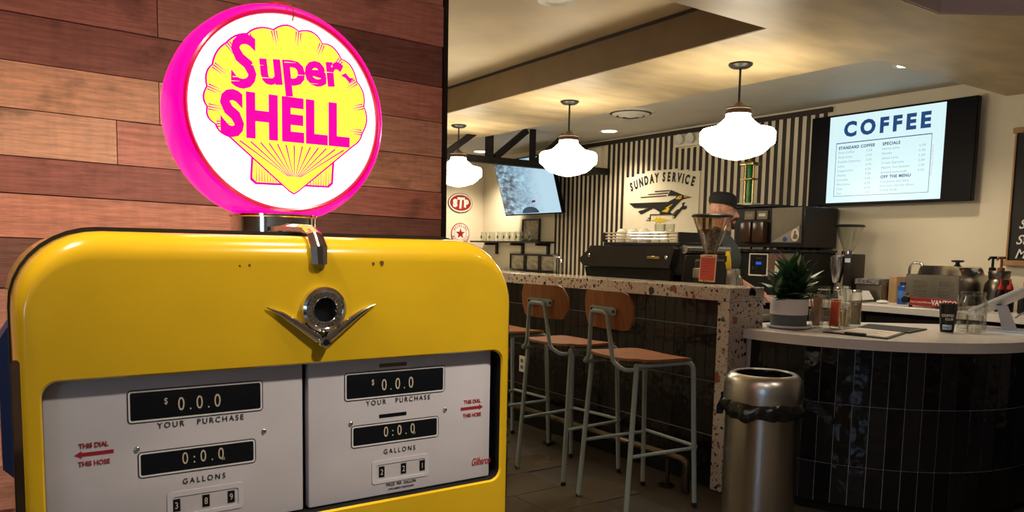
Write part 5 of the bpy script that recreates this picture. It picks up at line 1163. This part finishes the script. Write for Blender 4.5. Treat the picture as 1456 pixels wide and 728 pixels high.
# head
ball(b, (-.004, 0, 1.625), (.098, .076, .098), 24); ball(b, (.030, 0, 1.575), (.068, .062, .085), 20); ball(b, (.040, 0, 1.515), (.050, .045, .036), 16); ball(b, (.068, 0, 1.492), (.022, .024, .020), 12)
chain(b, [(.092, 0, 1.620), (.104, 0, 1.595), (.116, 0, 1.572)], [.010, .012, .0135], 10)
for s in (-1, 1):
    ball(b, (.107, .013 * s, 1.568), (.010, .009, .008), 8); ball(b, (.080, .030 * s, 1.632), (.016, .026, .008), 10); ball(b, (.066, .040 * s, 1.572), (.022, .018, .022), 10)
    ball(b, (-.014, .080 * s, 1.612), (.020, .015, .034), 12); ball(b, (-.004, .080 * s, 1.586), (.010, .008, .012), 8)
ball(b, (.092, 0, 1.540), (.010, .022, .0065), 10); ball(b, (.090, 0, 1.526), (.010, .020, .007), 10)
pob('body', remesh(b, .0062, 3), 'skin')
for s in (-1, 1):
    pob('eye', ball(BM(), (.086, .031 * s, 1.610), (.009, .012, .008), 12), 'eye_white'); pob('pupil', ball(BM(), (.0935, .031 * s, 1.610), (.0035, .005, .005), 8), 'black_matte'); pob('eyebrow', tube(BM(), [(.094, .012 * s, 1.633), (.096, .030 * s, 1.639), (.080, .050 * s, 1.632)], [.003, .0042, .002], 8), 'hair')
b = BM(); tube(b, [(.075, -.040, 1.535), (.096, -.026, 1.550), (.106, 0, 1.554), (.096, .026, 1.550), (.075, .040, 1.535)], [.006, .009, .009, .009, .006], 10); ball(b, (.084, 0, 1.500), (.020, .030, .026), 14)
for s in (-1, 1): tube(b, [(.082, .036 * s, 1.545), (.082, .036 * s, 1.52), (.082, .026 * s, 1.495)], [.008, .009, .010], 8)
pob('goatee', remesh(b, .005, 2), 'hair')
cpz = BM(); lathe(cpz, [(.094, 0), (.096, .012), (.095, .045), (.086, .075), (.062, .098), (.03, .108), (0, .110)], 32)
for v in cpz.verts: v.co = Vector((v.co.x * 1.10, v.co.y * .88, v.co.z * .84 - .12 * v.co.x * (1 if v.co.x < 0 else .25)))
cpz.transform(Matrix.Translation((-.002, 0, 1.664)) @ Matrix.Rotation(.03, 4, 'Y')); cp2 = pob('cap', cpz, 'cap_cloth')
t = BM(); top, bot = [], []
for k in range(13):
    a = -1.25 + 2.5 * k / 12; top.append((.098 * math.cos(a) * 1.0, .080 * math.sin(a)))
outr = [(.098 + .088 * max(0, math.cos(a * .95)) ** .6 * 1.0, .086 * math.sin(a)) for a in [-1.25 + 2.5 * k / 12 for k in range(13)]]
zf = lambda x, y: 1.668 - .16 * (x - .09) - 2.2 * y * y
A = [t.verts.new((x, y, zf(x, y))) for x, y in top]; B = [t.verts.new((x, y, zf(x, y))) for x, y in outr]; A2 = [t.verts.new((x, y, zf(x, y) - .005)) for x, y in top]; B2 = [t.verts.new((x, y, zf(x, y) - .005)) for x, y in outr]
for k in range(12):
    t.faces.new((A[k], A[k + 1], B[k + 1], B[k])); t.faces.new((A2[k], B2[k], B2[k + 1], A2[k + 1])); t.faces.new((B[k], B[k + 1], B2[k + 1], B2[k])); t.faces.new((A[k], A2[k], A2[k + 1], A[k + 1]))
t.transform(Matrix.Scale(PSC, 4)); obj('brim', t, 'cap_cloth', cp2, 70, False)
b = BM(); box(b, (.0, -.018, 0), (.003, .018, .030), .001, 1, Matrix.Translation((.090, 0, 1.684)) @ Matrix.Rotation(-.5, 4, 'Y')); b.transform(Matrix.Scale(PSC, 4)); obj('cap_badge', b, 'white_print', cp2, False, False)
b = BM(); ball(b, (.0, 0, .95), (.140, .180, .13), 20); ball(b, (.014, 0, 1.08), (.142, .166, .18), 20); ball(b, (.006, 0, 1.26), (.142, .192, .165), 20); ball(b, (-.012, 0, 1.37), (.100, .20, .080), 20); chain(b, [(-.02, 0, 1.39), (-.008, 0, 1.445)], [.085, .074])
for s in (-1, 1): arm(b, s, .012, False)
pob('shirt', remesh(b, .009, 4), 'shirt')
b = BM(); ball(b, (0, 0, .91), (.138, .178, .11), 20)
for s in (-1, 1): chain(b, [(0, .09 * s, .88), (.012, .10 * s, .48), (-.012, .105 * s, .10)], [.100, .072, .060])
pob('trousers', remesh(b, .012, 3), 'denim')
for s in (-1, 1):
    b = BM(); chain(b, [(-.045, .105 * s, .055), (.06, .11 * s, .050), (.155, .12 * s, .042)], [.050, .048, .040]); 
    for v in b.verts: v.co.z = max(0, v.co.z)
    pob('shoe', remesh(b, .009, 2), 'black_matte')
